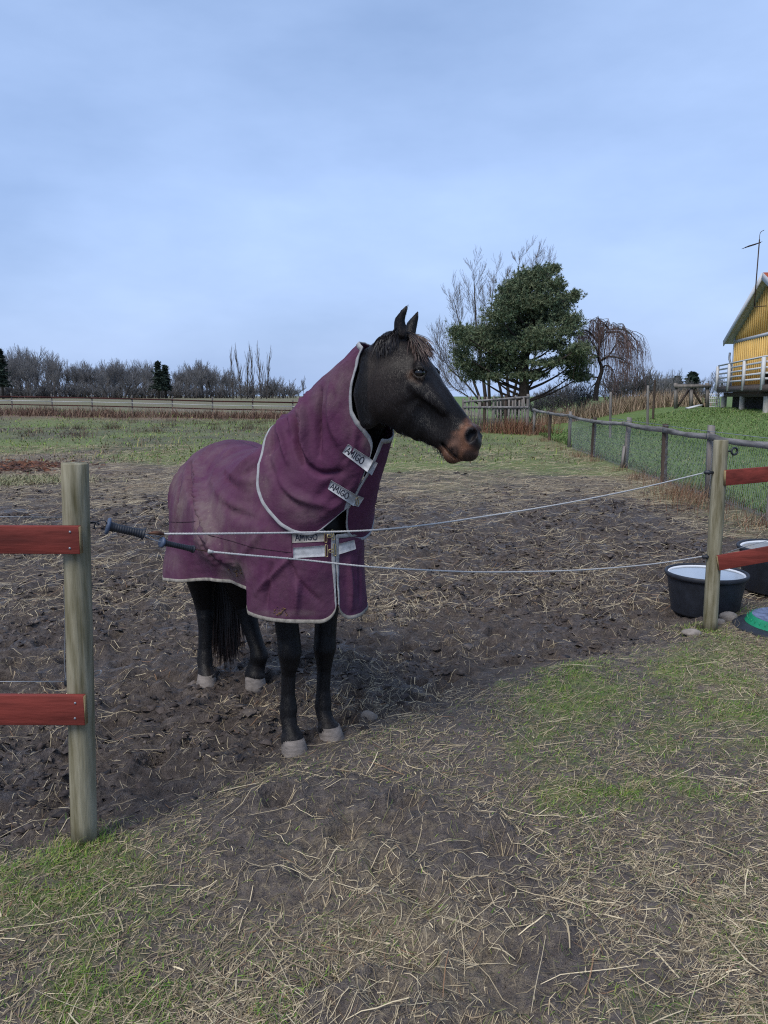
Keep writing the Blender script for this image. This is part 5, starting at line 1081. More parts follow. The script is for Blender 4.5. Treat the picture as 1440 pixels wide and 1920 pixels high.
D = .008*(fbm(thg*2.2 + 0*vg, vg*3 + 0*thg, 31)-.5) + .008*(fbm(thg*3 + vg*4, vg*6 - thg*1.5, 33)-.5) + .003*(fbm(thg*8 + 0*vg, vg*14 + thg*3, 35)-.5)
D += .020*np.exp(-((vg-.22)/.22)**2)*np.sin(thg*7 + 1.2 + vg*3)*(.35+.65*sstep(.4, .6, fbm(thg*1.3 + 0*vg, vg*1.5 + 0*thg, 37)))*(np.abs(thg) < 1.3)
for pts, amp, w in [
    ([(548, 752), (553, 790), (556, 832), (568, 868)], -.038, .019), ([(531, 778), (529, 820), (540, 864)], .018, .021), ([(578, 738), (575, 790), (573, 830), (582, 864)], .026, .021),
    ([(601, 735), (596, 790), (600, 852)], -.020, .020), ([(622, 716), (622, 790), (640, 838)], .012, .03), ([(640, 886), (600, 888), (574, 872)], -.014, .02), ([(508, 892), (552, 930), (620, 948)], .013, .03),
    ([(500, 850), (520, 905), (560, 950)], -.010, .025), ([(655, 860), (620, 905), (590, 940)], -.008, .03), ([(668, 800), (660, 850), (640, 880)], .008, .02), ([(515, 805), (508, 850)], -.012, .016), ([(565, 745), (562, 775)], .014, .014), ([(543, 770), (540, 800)], -.012, .012), ([(665, 905), (640, 940), (600, 970)], .008, .025)]:
    D += fold(cov, nc, pts, amp*1.75, w*.7)
D -= .022*np.exp(-(thg/.55)**2)*np.exp(-(vg/.10)**2)
cov = cov + nc*D[..., None]
i, j = np.meshgrid(np.arange(NTH-1), np.arange(NVc-1), indexing='ij'); q = (i*NVc + j).ravel()
cF = np.stack([q, q+NVc, q+NVc+1, q+1], 1)
if sgc < 0: cF = cF[:, ::-1]
cV = cov.reshape(-1, 3)
cov_o = mk('neck_cover', cV, cF, m_rug, horse, True, {'dirt': dirt_of(cV, [(640, 720, 40, 45, .5), (612, 745, 30, 30, .6), (560, 780, 20, 40, .3), (505, 850, 14, 60, .5), (495, 905, 14, 30, .6), (545, 940, 40, 22, .35), (690, 830, 12, 40, .6), (650, 800, 40, 30, .25), (580, 965, 40, 20, .4), (660, 760, 30, 60, .35)], .09)})
md = cov_o.modifiers.new('thickness', 'SOLIDIFY'); md.thickness = .006; md.offset = -1
nc = gnormals(cov)*sgc
binding('hem_binding', cov[:, 0], nc[:, 0], nrm(cov[:, 3]-cov[:, 0]), m_bind, cov_o, .013)
binding('opening_binding', cov[:, -1], nc[:, -1], nrm(cov[:, -4]-cov[:, -1]), m_bind, cov_o, .017)
binding('front_binding', cov[0], nc[0], nrm(cov[3]-cov[0]), m_bind, cov_o, .018); binding('front_binding', cov[-1], nc[-1], nrm(cov[-4]-cov[-1]), m_bind, cov_o, .014)
cover_done = 1
# ------------------------------------------------------------------ straps, labels, buckles: laid on the cloth by casting the photograph's sight lines
def tree(V, F): return BVHTree.FromPolygons(np.asarray(V).tolist(), np.asarray(F).tolist())
bv_rug, bv_cov = tree(rV, rF), tree(cV, cF)
def hit(px, py, trees):
    d = nrm(ray(px, py)); best = None
    for b in trees:
        h = b.ray_cast(Vector(EYE), Vector(d))
        if h[0] is not None and (best is None or h[3] < best[2]):
            n = np.array(h[1]); n = n if n @ d < 0 else -n; best = (np.array(h[0]), n, h[3])
    return best
def patch(name, quad, trees, mat_, parent, lift=.0025, nu=12, nv=4, th=.002):   # quad of px corners: tl, tr, br, bl
    q = np.array(quad, float); Pp = np.zeros((nu, nv, 3)); Nn = np.zeros((nu, nv, 3)); last = None
    hs_ = {}
    for i in range(nu):
        for j in range(nv):
            u = i/(nu-1); v = j/(nv-1); p = (q[0]*(1-u)+q[1]*u)*(1-v) + (q[3]*(1-u)+q[2]*u)*v; hs_[i, j] = (p, hit(p[0], p[1], trees))
    med = np.median([h[2] for p, h in hs_.values() if h is not None]); nmed = nrm(np.mean([h[1] for p, h in hs_.values() if h is not None and abs(h[2]-med) < .08], axis=0))
    for (i, j), (p, h) in hs_.items():
        if h is None or abs(h[2]-med) > .09: Pp[i, j], Nn[i, j] = EYE + nrm(ray(*p))*med, nmed
        else: Pp[i, j], Nn[i, j] = h[0], h[1]
    nm = nrm(Nn.mean((0, 1))); k = np.stack([Pp[..., c] for c in range(3)], -1)
    # even the patch out: webbing is stiff across its width and bridges small wrinkles
    for _ in range(3):
        s_ = Pp.copy(); s_[1:-1] = (Pp[:-2] + 2*Pp[1:-1] + Pp[2:])/4; Pp = s_
    dv = ((k - Pp) @ nm).max(); Pp = Pp + nm*(max(0, dv)*.45 + lift)
    V = np.concatenate([Pp.reshape(-1, 3), (Pp - nm*th).reshape(-1, 3)]); m = nu*nv
    i, j = np.meshgrid(np.arange(nu-1), np.arange(nv-1), indexing='ij'); a = (i*nv+j).ravel(); F = [np.stack([a, a+nv, a+nv+1, a+1], 1), np.stack([a+m, a+1+m, a+nv+1+m, a+nv+m], 1)]
    bd = [i_*nv for i_ in range(nu)] + [(nu-1)*nv + j_ for j_ in range(1, nv)] + [i_*nv+nv-1 for i_ in range(nu-2, -1, -1)] + [j_ for j_ in range(nv-2, 0, -1)]
    bd = np.array(bd); nx_ = np.roll(bd, -1); F.append(np.stack([bd, nx_, nx_+m, bd+m], 1))
    o = mk(name, V, np.vstack(F), mat_, parent)
    return o, Pp, nm
FONT = {  # strokes of hand-drawn capitals on a unit cell
 'A': [[(.05, 0), (.38, 1)], [(.38, 1), (.74, 0)], [(.16, .36), (.62, .38)]],
 'M': [[(.05, 0), (.14, 1)], [(.14, 1), (.42, .34)], [(.42, .34), (.72, 1)], [(.72, 1), (.82, 0)]],
 'I': [[(.2, 0), (.22, 1)]],
 'G': [[(.74, .80), (.52, .98), (.24, .88), (.08, .50), (.20, .12), (.50, .02), (.74, .16), (.74, .44)], [(.46, .46), (.80, .44)]],
 'O': [[(.42, 1), (.14, .82), (.06, .45), (.20, .10), (.46, .0), (.72, .16), (.80, .52), (.68, .86), (.42, 1)]]}
ADV = {'A': .80, 'M': .95, 'I': .40, 'G': .92, 'O': .92}
def lettering(Pp, nm, text, u0, u1, v0, v1, mat_, parent, wd=.14, clip=None):
    tot = sum(ADV[c] for c in text); mb = MB(); x = 0; nu, nv = Pp.shape[:2]
    def S(u, v):
        a = np.clip(u, 0, .9999)*(nu-1); b = np.clip(v, 0, .9999)*(nv-1); i, j = int(a), int(b); f, g = a-i, b-j
        return (Pp[i, j]*(1-f)+Pp[i+1, j]*f)*(1-g) + (Pp[i, j+1]*(1-f)+Pp[i+1, j+1]*f)*g
    for c in text:
        for st in FONT[c]:
            for (xa, ya), (xb, yb) in zip(st[:-1], st[1:]):
                ua = u0 + (u1-u0)*(x+xa)/tot; ub = u0 + (u1-u0)*(x+xb)/tot; va = v1 - (v1-v0)*ya; vb = v1 - (v1-v0)*yb
                if clip and max(va, vb) < clip: continue
                a, b = S(ua, va), S(ub, vb); d = nrm(b-a); s_ = np.cross(nm, d); hgt = np.linalg.norm(S(u0, v1) - S(u0, v0)); w = wd*hgt/2
                a = a - d*w*.6; b = b + d*w*.6
                V = np.array([a-s_*w, b-s_*w, b+s_*w, a+s_*w]) + nm*.0012; mb.add(V, [np.array([[0, 1, 2, 3]])])
        x += ADV[c]
    return mb.build('lettering', mat_, parent)
m_tag = mat('woven_label', (.37, .38, .40), rough=.95, spec=.08, var=.22, scale=40, bump=.2, bscale=300, bdist=.001)
m_ink = mat('navy_ink', (.012, .014, .03), rough=.7, var=.2)
m_brass = mat('brass', (.42, .33, .17), rough=.42, spec=.5, metal=.85, var=.25)
m_greytape = mat('woven_label_soiled', (.24, .225, .21), rough=.8, var=.3, scale=30)
b2 = [bv_cov, bv_rug]
t1_, Q, n1 = patch('label_strap', [(653, 832), (700, 863), (689, 884), (642, 848)], [bv_cov], m_tag, cov_o)
lettering(Q, n1, 'AMIGO', .05, .74, .20, .80, m_ink, t1_)
t2_, Q, n1 = patch('label_strap', [(621, 899), (672, 929), (663, 947), (615, 915)], [bv_cov], m_tag, cov_o)
lettering(Q, n1, 'AMIGO', .05, .74, .20, .80, m_ink, t2_)
def loop(name, px, py, depth_from, trees, ang, w, h, mat_, parent, lift=.012, r=.0022):
    hh_ = hit(px, py, trees); c = hh_[0] + hh_[1]*lift; n = hh_[1]; x = nrm(np.cross(HZ, n)); x = x*np.sign(x[0]); y = np.cross(n, x); y = y*np.sign(y[2])
    ca, sa = math.cos(ang), math.sin(ang); X = x*ca + y*sa; Y = y*ca - x*sa
    pts = [c + X*a*w/2 + Y*b*h/2 for a, b in ((-.8, -1), (.8, -1), (1, -.8), (1, .8), (.8, 1), (-.8, 1), (-1, .8), (-1, -.8), (-.8, -1))]
    V, F = tube(pts, r, 6, False); return mk(name, V, F, mat_, parent, True)
# turned-back ends of the neck straps
for quad, par in (([(699, 862), (706, 866), (695, 889), (688, 883)], 1), ([(671, 928), (681, 932), (671, 948), (662, 946)], 2)):
    patch('strap_end', quad, b2, m_tag, cov_o, lift=.007, nu=4)
loop('buckle', 694, 874, None, [bv_cov], R(-60), .045, .012, m_brass, cov_o, .010, .0016); loop('buckle', 667, 938, None, b2, R(-55), .048, .012, m_brass, cov_o, .010, .0016)
# chest straps on the rug
t3_, Q, n1 = patch('label_strap', [(547, 1000), (608, 998), (608, 1015), (548, 1018)], [bv_rug], m_greytape, rug_o)
lettering(Q, n1, 'AMIGO', .10, .80, .15, .78, m_ink, t3_)
patch('chest_strap', [(550, 1027), (609, 1022.5), (609, 1043), (550, 1046)], [bv_rug], m_tag, rug_o)
patch('chest_strap', [(628, 1021), (663, 1012), (666, 1029), (628, 1041)], [bv_rug], m_tag, rug_o)
patch('chest_strap', [(624, 996), (661, 987), (662, 1003), (624, 1013)], [bv_rug], m_greytape, rug_o)
for x, y in ((611, 1032.5), (626.5, 1031), (610.5, 1006.5), (622.5, 1003.5)): loop('buckle', x, y, None, [bv_rug], 0, .010, .052 if y > 1020 else .045, m_brass, rug_o, .009, .0020)
for x, y in ((619, 1032), (616.5, 1005)): loop('buckle_hook', x, y, None, [bv_rug], R(4), .022, .013, m_brass, rug_o, .014, .0028)
# stitched seams of the rug
def seam(pts, trees, par):
    C = catmull([(a, b, 0) for a, b in pts], 40)[:, :2]; Q = []
    for x, y in C:
        h = hit(x, y, trees)
        if h is not None: Q.append(h[0] + h[1]*.0012)
    V, F = tube(Q, .0016, 5); return mk('seam', V, F, m_seam, par, True)
m_seam = mat('seam_thread', (.03, .012, .022), rough=.9)
seam([(390, 1003), (430, 1013), (480, 1027), (547, 1036)], [bv_rug], rug_o); seam([(312, 978), (340, 979), (366, 978)], [bv_rug], rug_o)
# leaf scraps and mud clots stuck to the hem
m_clot = mat('mud_clot', (.20, .12, .05), rough=.9, var=.5, scale=60)
mb = MB()
for cx, cy, n_, sp_ in ((526, 1147, 30, 6), (443, 1072, 18, 7), (366, 1013, 3, 2)):
    for _ in range(n_):
        h = hit(cx + rng.normal(0, sp_), cy + rng.normal(0, sp_*.7), [bv_rug])
        if h is None: continue
        r_ = rng.uniform(.003, .008); V = rng.normal(0, 1, (4, 3)); V = nrm(V)*r_ + h[0] + h[1]*.002; mb.add(V, [np.array([[0, 1, 2], [0, 2, 3], [0, 3, 1], [1, 3, 2]])])
cl = mb.build('mud_clot', m_clot, rug_o); cl['kind'] = 'stuff'
# --- the rope gate: two electric ropes with sprung handles
def gateY(px):
    k = (px-720)/FPX; t = (k*2.72*1.02 + 1.06)/(3.33 - k*2.66 + 1e-9); return 2.72 + 2.66*np.clip(t, 0, 1)
def rope_track(pts):
    C = catmull([(a, b, 0) for a, b in pts], 90)[:, :2]; Y = np.array([gateY(x) for x, _ in C])
    if 'bv_rug' in globals():
        for k, (x, y) in enumerate(C):
            h = hit(x, y, [bv_rug, bv_cov])
            if h is not None: Y[k] = min(Y[k], h[0][1] - .02)
        k9_ = np.ones(13)/13; Ym = np.array([Y[max(0, k-6):k+7].min() for k in range(len(Y))]); Y = np.convolve(np.pad(Ym, 6, mode='edge'), k9_, 'valid')
    return np.array([P(x, y, yy) for (x, y), yy in zip(C, Y)])
def handle(name, a, b, r, parent, flange_r):
    a, b = np.asarray(a), np.asarray(b); d = nrm(b-a); L_ = np.linalg.norm(b-a); pts = []; rad = []
    for k in range(46):
        t = k/45; pts.append(a + d*L_*t); rad.append(r*(.84 + .16*(.5+.5*math.cos(k*2*math.pi/3.2)))*(1.0 + .25*(abs(t-.5)*2)**3))
    V, F = tube(pts, rad, 16); h = mk(name, V, F, m_rubber, parent, True)
    V, F = tube([a - d*.006, a - d*.003, a + d*.003, a + d*.006], [flange_r*.92, flange_r, flange_r, flange_r*.7], 20); mk('flange', V, F, m_rubberb, h, True)
    V, F = tube([b - d*.002, b + d*.004, b + d*.006], [r*1.25, r*1.35, r*.8], 16); mk('end_cap', V, F, m_rubber, h, True)
    return h
pts = rope_track([(306, 1001), (420, 1000.5), (560, 998.5), (690, 994.5), (800, 984), (900, 969.5), (1000, 954), (1100, 936), (1210, 913), (1318, 887)])
g1 = thing('rope_gate', 'upper white electric rope across the gap before the horse, with the larger handle', 'rope', pts[len(pts)//2]*[1, 1, 0], 'electric ropes across the gate gap')
def strand(name, pts, r, m_, par, tw=26):
    return mk(name, *tube(pts, r*(1 + .10*np.sin(np.arange(len(pts))*2.1)), 8), m_, par, True)
fine = lambda p: np.stack([np.interp(np.linspace(0, 1, 500), np.linspace(0, 1, len(p)), p[:, k]) for k in range(3)], 1)
strand('rope', fine(pts), .0041, m_rope, g1)
Yh = pts[0][1]
ha, hb = P(203, 986.5, 2.725), P(268, 1001, 2.77); h1 = handle('gate_handle', ha, hb, .0165, g1, .031)
V, F = tube(catmull([ha, P(197, 977, 2.72), P(188, 976, 2.72), P(179, 981, 2.72), P(177, 990, 2.72), P(181, 992, 2.72)], 24), .0024, 7); mk('hook', V, F, m_rubber, h1, True)
V, F = tube(catmull([hb, P(280, 1003.5, 2.79), P(296, 1006, 2.81), pts[0]], 14), .0022, 6); mk('hook', V, F, m_wire, h1, True)
V, F = tube(catmull([P(276, 1002, 2.79), P(285, 999, 2.795), P(296, 999.5, 2.80), pts[0]], 12), [.002, .004, .006, .0075, .008, .008, .0075, .007, .006, .006, .0055, .005], 8); mk('frayed_knot', V, F, m_rust, g1, True)
V, F = tube([P(166, 980, 2.74), P(172, 980, 2.725), P(182, 979, 2.72), P(186, 984, 2.72)], .0036, 7); mk('post_hook', V, F, m_rubber, fl, True)
pts = rope_track([(390, 1034), (470, 1041.5), (560, 1049), (690, 1062.5), (800, 1069), (900, 1072.5), (1010, 1071.5), (1110, 1067.5), (1220, 1058), (1316, 1043.5)])
g2 = thing('rope_gate', 'lower sagging white electric rope crossing the gap, with the thinner handle', 'rope', pts[len(pts)//2]*[1, 1, 0], 'electric ropes across the gate gap')
strand('rope', fine(pts), .0040, m_rope, g2)
ya_ = pts[0][1]; ha, hb = P(304, 1017, 2.81), P(361, 1029.5, min(ya_, 2.90)); h2 = handle('gate_handle', ha, hb, .0112, g2, .020)
V, F = tube(catmull([P(272, 1006, 2.77), P(284, 1011, 2.795), ha], 10), .0024, 6); mk('hook', V, F, m_wire, h2, True)
V, F = tube(catmull([hb, P(376, 1031.5, (ya_+hb[1])/2), pts[0]], 8), .0021, 6); mk('hook', V, F, m_rust, h2, True)
V, F = tube([pts[0], pts[0]*.9+pts[1]*.1, pts[1]], [.008, .009, .005], 8); mk('knot', V, F, m_rope, g2, True)

# ------------------------------------------------------------------ straw, grass and clods lying on the ground
rs = np.random.default_rng(3)
def scatter(n, y0, y1, spread, power):   # points in the strip the picture can see and a step beyond, thicker close by
    y = (y0**power + (y1**power - y0**power)*rs.random(n))**(1/power); x = (rs.random(n)-.5)*2*(.62*y*spread + .5); return x, y
def blades(name, x, y, length, width, flat, cols, mat_, bend=.3, seg=3, zoff=.004, label=None, cat=None, up=None):
    n = len(x); th = rs.random(n)*2*math.pi; d = np.stack([np.cos(th), np.sin(th)], 1); cur = rs.normal(0, bend, n)
    V = np.zeros((n, seg+1, 2, 3)); z0 = gh(x, y); tilt = up if up is not None else flat
    ang = np.zeros(n); px_, py_, pz_ = x.copy(), y.copy(), z0 + zoff*0
    px_ = px_ - d[:, 0]*length*.5*(up is None); py_ = py_ - d[:, 1]*length*.5*(up is None)
    for k in range(seg+1):
        t = k/seg
        a = th + cur*(t-.5)*2
        if up is None:
            zz = gh(px_, py_); zz = zz + zoff*(.3 + 1.4*rs.random(n)*0) + np.abs(tilt)*length*(t if True else 0)
        else: zz = pz_
        w = width*((1 - t)**.7 if up is not None else (.6 + .4*math.sin(math.pi*min(max(t, .08), .92))))
        sx, sy = -np.sin(a), np.cos(a)
        V[:, k, 0] = np.stack([px_ - sx*w/2, py_ - sy*w/2, zz], 1); V[:, k, 1] = np.stack([px_ + sx*w/2, py_ + sy*w/2, zz + w*.35], 1)
        st = length/seg
        if up is None: px_ = px_ + np.cos(a)*st; py_ = py_ + np.sin(a)*st
        else:
            e_ = np.clip(up - (t*bend*1.6), -.2, 1.5); px_ = px_ + np.cos(th)*np.cos(e_)*st; py_ = py_ + np.sin(th)*np.cos(e_)*st; pz_ = pz_ + np.sin(e_)*st
    Vr = V.reshape(-1, 3); b = (np.arange(n)*(seg+1)*2)[:, None] + (np.arange(seg)*2)[None]; b = b.ravel()
    F = np.stack([b, b+1, b+3, b+2], 1)
    o = mk(name, Vr, F, mat_, None, False, {'tint': np.repeat(cols, (seg+1)*2, axis=0)})
    return props(o, label, cat, None, 'stuff')
def pal(n, cols, p):
    c = np.array(cols)[rs.choice(len(cols), n, p=p)]; return np.clip(c*(.75 + .5*rs.random((n, 1))), 0, 1)
STR = [(.53, .445, .295), (.40, .325, .21), (.26, .20, .13), (.13, .10, .072), (.23, .135, .078)]; SPp = [.27, .30, .23, .14, .06]
GRN = [(.070, .150, .018), (.125, .225, .028), (.20, .26, .045), (.26, .23, .085)]
m_straw = mat('straw', (.95, .95, .95), rough=.75, spec=.25, var=.12, attr='tint'); m_grass = mat('grass_blade', (.95, .95, .95), rough=.6, spec=.25, var=.12, attr='tint')
# dry litter of the near ground
x, y = scatter(190000, 1.35, 8.0, 1.15, .9); mud, g_, dry, ru, br = zone(x, y)
inside_pad = gate_side(x, y) > 0; clump = fbm(x*1.7, y*1.7, 61); keep = rs.random(len(x)) < np.clip(np.where(inside_pad, .05 + 2.2*np.clip(clump-.50, 0, 1) + .22*dry, .10 + 2.4*np.clip(clump-.46, 0, 1)) * (1-.5*mud*~inside_pad), 0, 1)
x, y = x[keep], y[keep]; n = len(x); ln = np.exp(rs.normal(math.log(.052), .6, n)).clip(.015, .26); 
blades('straw_litter', x, y, ln, np.exp(rs.normal(math.log(.0016), .45, n)).clip(.0008, .005), rs.normal(0, .07, n)*(rs.random(n) < .6), pal(n, STR, SPp), m_straw, bend=.20, zoff=.007, label='loose straw and dead stalks strewn over the near ground', cat='straw')
x, y = scatter(800, 1.4, 4.6, 1.1, .9); inside_pad = gate_side(x, y) > 0; k = rs.random(len(x)) < np.where(inside_pad, .18, .75); x, y = x[k], y[k]; n = len(x)
blades('long_stalks', x, y, rs.uniform(.10, .34, n), rs.uniform(.0015, .0032, n), np.abs(rs.normal(0, .05, n)), pal(n, STR[:3], [.6, .3, .1]), m_straw, bend=.10, zoff=.008, seg=4, label='long pale stalks lying across the trodden ground in front of the gate', cat='straw')
x, y = scatter(95000, 6.0, 26.0, 1.12, .35); mud, g_, dry, ru, br = zone(x, y); clump = fbm(x*.9, y*.9, 62); keep = (rs.random(len(x)) < np.clip(.18 + .55*dry + 1.3*np.clip(clump-.5, 0, 1), 0, 1)) & (fence_side(x, y) < -.2); x, y = x[keep], y[keep]; n = len(x)
blades('straw_litter', x, y, rs.uniform(.08, .30, n)*(1+y*.02), rs.uniform(.002, .0042, n)*(.6+y*.06), np.abs(rs.normal(0, .09, n)), pal(n, STR, SPp), m_straw, bend=.4, seg=2, zoff=.012, label='straw trodden into the mud of the paddock behind the horse', cat='straw')
# short green and bleached grass by the gate posts
x, y = scatter(300000, 1.35, 7.2, 1.15, .9); mud, g_, dry, ru, br = zone(x, y); cl = fbm(x*6, y*6, 63)
keep = rs.random(len(x)) < np.clip(g_*.85*(.05+2.2*np.clip(cl-.36, 0, 1)) + .34*(gate_side(x, y) < .12)*(1-.85*mud)*np.clip(.35+2.4*(fbm(x*3.1, y*3.1, 66)-.38), 0, 1), 0, 1); x, y = x[keep], y[keep]; g_ = g_[keep]; n = len(x)
c = np.where((rs.random(n) < np.clip(g_*1.15+.30, 0, .95))[:, None], pal(n, GRN, [.35, .33, .2, .12]), pal(n, STR, SPp)*.85)
blades('short_grass', x, y, rs.uniform(.011, .036, n)*(.8+.5*g_), rs.uniform(.0020, .0042, n), None, c, m_grass, bend=.55, seg=2, up=rs.uniform(.25, 1.25, n), label='short winter grass growing between the gate posts', cat='grass')
# matted dead grass: short crossing bits close to the soil
x, y = scatter(170000, 1.35, 7.0, 1.12, .9); mud, g_, dry, ru, br = zone(x, y); keep = rs.random(len(x)) < np.clip((.22+.45*dry+.3*g_)*(gate_side(x, y) < .15)*(1-.85*mud), 0, 1); x, y = x[keep], y[keep]; n = len(x)
blades('matted_grass', x, y, rs.uniform(.018, .07, n), rs.uniform(.0014, .003, n), rs.normal(0, .22, n), pal(n, [(.28, .225, .14), (.18, .142, .088), (.14, .155, .058), (.40, .325, .205)], [.35, .3, .2, .15]), m_straw, bend=.6, seg=2, zoff=.004, label='matted dead grass in front of the gate', cat='grass')
# lawn behind the wire fence
y = 8.5 + 27*rs.random(60000)**1.3; x = FA[0] + (y-FA[1])*(FB[0]-FA[0])/(FB[1]-FA[1]) + .15 + rs.random(len(y))**1.3*16; k = x < .56*y + .8; x, y = x[k], y[k]; n = len(x)
tall = np.exp(-(fence_side(x, y)/.6)**2)
blades('lawn_grass', x, y, rs.uniform(.05, .13, n)*(1+1.2*tall), rs.uniform(.012, .022, n)*(.4+y*.03), None, pal(n, [(.080, .145, .032), (.115, .185, .045), (.165, .21, .068), (.22, .205, .105)], [.4, .36, .17, .07]), m_grass, bend=.5, seg=2, up=rs.uniform(.3, 1.3, n), label='green lawn rising behind the wire fence to the yellow house', cat='grass')
# pasture tufts
x, y = scatter(42000, 19, 62, 1.2, .4); mud, g_, dry, ru, br = zone(x, y); k = (fence_side(x, y) < -.6) & (rs.random(len(x)) < .25 + .75*fbm(x*.5, y*.5, 64)); x, y, g_ = x[k], y[k], g_[k]; n = len(x)
c = np.where((rs.random(n) < g_*.75)[:, None], pal(n, GRN, [.25, .3, .25, .2]), pal(n, [(.24, .195, .115), (.165, .125, .075), (.11, .075, .05)], [.45, .35, .2]))
blades('pasture_grass', x, y, rs.uniform(.05, .16, n)*(1+(rs.random(n) < .06)*1.8), rs.uniform(.014, .03, n)*(.5+y*.03), None, c, m_grass, bend=.5, seg=2, up=rs.uniform(.3, 1.4, n), label='rough tufted pasture beyond the trodden ground', cat='grass')
# dead brown weeds: clumps along the fences and out in the pasture
def weeds(name, cx, cy, rad, hgt, num, cols, label, w=.004, lean=.35):
    X, Y = [], []
    for a, b, r_, m_ in zip(cx, cy, rad, num): X.append(a + rs.normal(0, r_, m_)); Y.append(b + rs.normal(0, r_*.7, m_))
    X = np.concatenate(X); Y = np.concatenate(Y); n = len(X); H_ = np.repeat(hgt, num)*rs.uniform(.45, 1.15, n)
    return blades(name, X, Y, H_, rs.uniform(.6, 1.3, n)*w, None, pal(n, cols, None), m_straw, bend=lean, seg=3, up=rs.uniform(.8, 1.5, n), label=label, cat='weeds')
DR = [(.17, .075, .042), (.13, .062, .040), (.22, .13, .075), (.28, .19, .11), (.09, .05, .035)]
def along(t, s_): return FA[0]+(FB[0]-FA[0])*t - s_, FA[1]+(FB[1]-FA[1])*t
t = rs.random(46)**1.1; a, b = along(t, .22 + .15*rs.random(46)); weeds('dead_weeds', a, b, np.full(46, .16), .16+.22*rs.random(46), np.full(46, 34), DR, 'rusty dead weeds along the foot of the wire fence', .006)
a, b = along(np.array([.13, .15, .17, .19]), .30); weeds('dead_weeds', a-.12, b, np.full(4, .30), np.full(4, .42), np.full(4, 150), DR, 'tall rust-brown dead weeds at the wire fence behind the gate post', .0045)
a, b = np.array([5.4, 6.0, 6.4, 5.0]), np.array([33, 33.4, 32.6, 33.8]); weeds('dead_weeds', a, b, np.full(4, .5), np.full(4, .8), np.full(4, 420), DR[:3], 'reddish dead weeds in front of the picket fence', .016)
m_ = 60; a = -rs.random(m_)*17 + 1; b = 30 + 20*rs.random(m_); weeds('dead_weeds', a, b, .15+.3*rs.random(m_), .25+.35*rs.random(m_), np.full(m_, 55), [(.085, .055, .042), (.12, .08, .055), (.05, .036, .03)], 'dark dead weeds standing about the pasture', .013)
m_ = 150; a = -32 + 36*rs.random(m_); b = 51.2 + .04*a + rs.normal(0, .7, m_); weeds('dead_weeds', a, b, np.full(m_, .5), .5+.35*rs.random(m_), np.full(m_, 70), [(.16, .095, .07), (.12, .07, .052), (.23, .16, .11)], 'brown dead growth under the far rail fence', .03)
# reeds in front of the weeping tree
m_ = 130; a = 8.6 + 8.4*rs.random(m_); b = 40.5 + 2.8*rs.random(m_); o = weeds('reed_bed', a, b, np.full(m_, .45), .8+.35*rs.random(m_), np.full(m_, 40), [(.33, .25, .175), (.26, .19, .13), (.40, .32, .22), (.19, .125, .09)], 'tan dry reeds in a bank at the top of the lawn', .026, .15); o['category'] = 'reeds'

# clods: broken lumps of mud turned up by the hooves
def clods(name, x, y, r, cols, label):
    n = len(x); base = np.array([[1, 0, 0], [0, 1, 0], [-1, 0, 0], [0, -1, 0], [0, 0, 1], [.6, .6, .55], [-.6, .6, .5], [-.6, -.6, .55], [.6, -.6, .5]]); F0 = np.array([[0, 5, 8], [1, 6, 5], [2, 7, 6], [3, 8, 7], [5, 1, 0], [6, 2, 1], [7, 3, 2], [8, 0, 3], [4, 5, 6], [4, 6, 7], [4, 7, 8], [4, 8, 5]])
    F0 = np.array([[0, 5, 8], [0, 1, 5], [1, 6, 5], [1, 2, 6], [2, 7, 6], [2, 3, 7], [3, 8, 7], [3, 0, 8], [4, 5, 6], [4, 6, 7], [4, 7, 8], [4, 8, 5]])
    V = base[None]*(rs.uniform(.55, 1.3, (n, 9, 1)))*r[:, None, None]*np.array([1, 1, .42]) + rs.normal(0, .26, (n, 9, 3))*r[:, None, None]; a = rs.random(n)*6.28; ca, sa = np.cos(a)[:, None], np.sin(a)[:, None]; st = rs.uniform(.6, 1.5, n)[:, None]
    X = V[..., 0]*st; V = np.stack([X*ca - V[..., 1]*sa + x[:, None], X*sa + V[..., 1]*ca + y[:, None], V[..., 2] + gh(x, y)[:, None] - .006], -1)
    F = (F0[None] + (np.arange(n)*9)[:, None, None]).reshape(-1, 3)
    o = mk(name, V.reshape(-1, 3), F, m_clod, None, True, {'tint': np.repeat(cols, 9, axis=0)}); return props(o, label, 'mud', None, 'stuff')
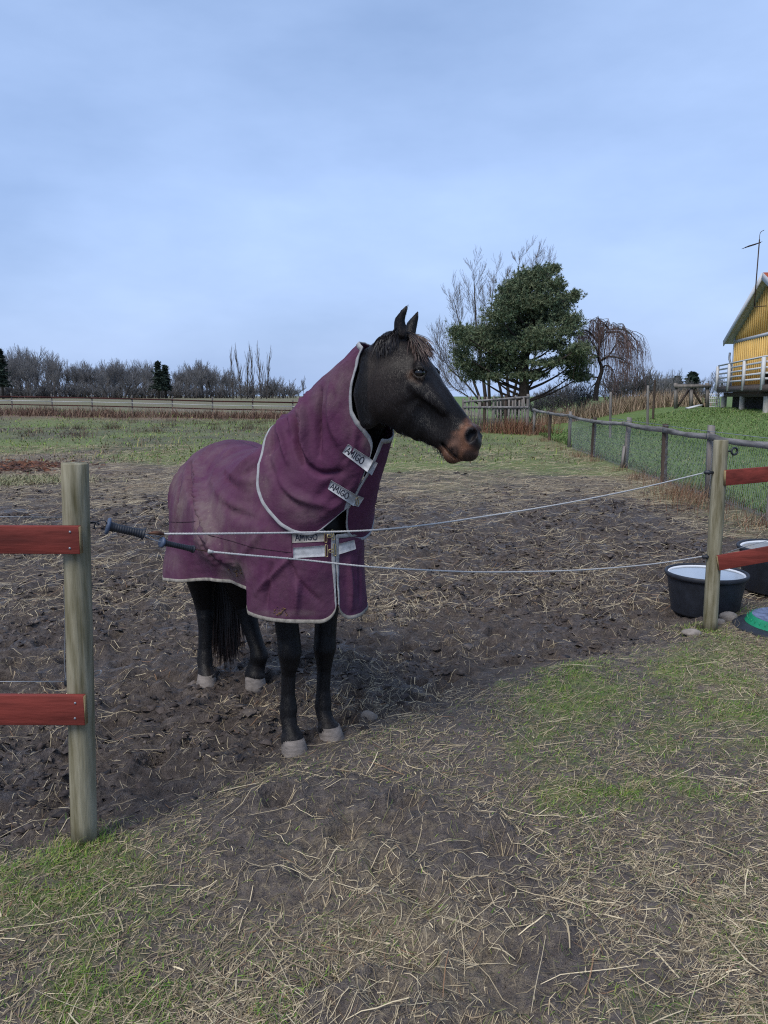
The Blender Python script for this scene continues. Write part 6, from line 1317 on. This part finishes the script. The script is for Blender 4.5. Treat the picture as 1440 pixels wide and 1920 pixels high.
m_clod = mat('mud_clod', (.95, .95, .95), rough=.8, spec=.3, var=.35, scale=60, attr='tint', bump=.6, bscale=90, bdist=.006)
x, y = scatter(110000, 2.2, 17, 1.15, .35); mud, g_, dry, ru, br = zone(x, y); cl = fbm(x*1.3, y*1.3, 71); k = rs.random(len(x)) < mud*np.clip(3.0*(cl-.36), 0, 1)*np.where(gate_side(x, y) > -.1, 1, .10)*np.where(y < 4.5, .75, 1); x, y = x[k], y[k]; n = len(x)
clods('mud_clods', x, y, np.exp(rs.normal(math.log(.0125), .5, n)).clip(.004, .032)*(.7+.075*y)*np.where(gate_side(x, y) > -.1, 1, .5), pal(n, [(.060, .047, .043), (.088, .070, .063), (.038, .030, .028), (.125, .102, .088)], [.35, .3, .2, .15]), 'dark hoof-churned clods of mud all over the paddock')
n = 1300; x, y = -9.0 + rs.normal(0, .75, n), 18.3 + rs.normal(0, .65, n); clods('red_clods', x, y, rs.uniform(.03, .10, n), pal(n, [(.10, .040, .024), (.15, .062, .034), (.06, .03, .022)], None), 'rust-red clods heaped at the edge of the pasture, beyond the board fence')
n = 2600; x, y = -7.3 + rs.normal(0, .75, n), 15.2 + rs.normal(0, .35, n); blades('pale_grass_heap', x, y, rs.uniform(.08, .24, n), rs.uniform(.008, .016, n), None, pal(n, [(.26, .25, .14), (.17, .19, .09), (.33, .29, .18)], None), m_grass, bend=.6, seg=2, up=rs.uniform(.1, 1.2, n), label='pale tussock of grass beside the rust-red clods', cat='grass')
# tufts round the feet of the two gate posts
for cx, cy, lb in ((float(P(158, 1572, 2.70)[0]), 2.70, 'green tuft of grass round the foot of the fat round post'), (2.25, 5.34, 'green tuft of grass round the foot of the slim gate post')):
    n = 700; a = rs.random(n)*6.28; rr = .04 + np.abs(rs.normal(0, .085, n)); x, y = cx + rr*np.cos(a), cy + rr*np.sin(a); blades('grass_tuft', x, y, rs.uniform(.012, .05, n), rs.uniform(.0022, .004, n), None, pal(n, GRN + [(.30, .25, .15)], None), m_grass, bend=.5, seg=3, up=rs.uniform(.5, 1.45, n), label=lb, cat='grass')
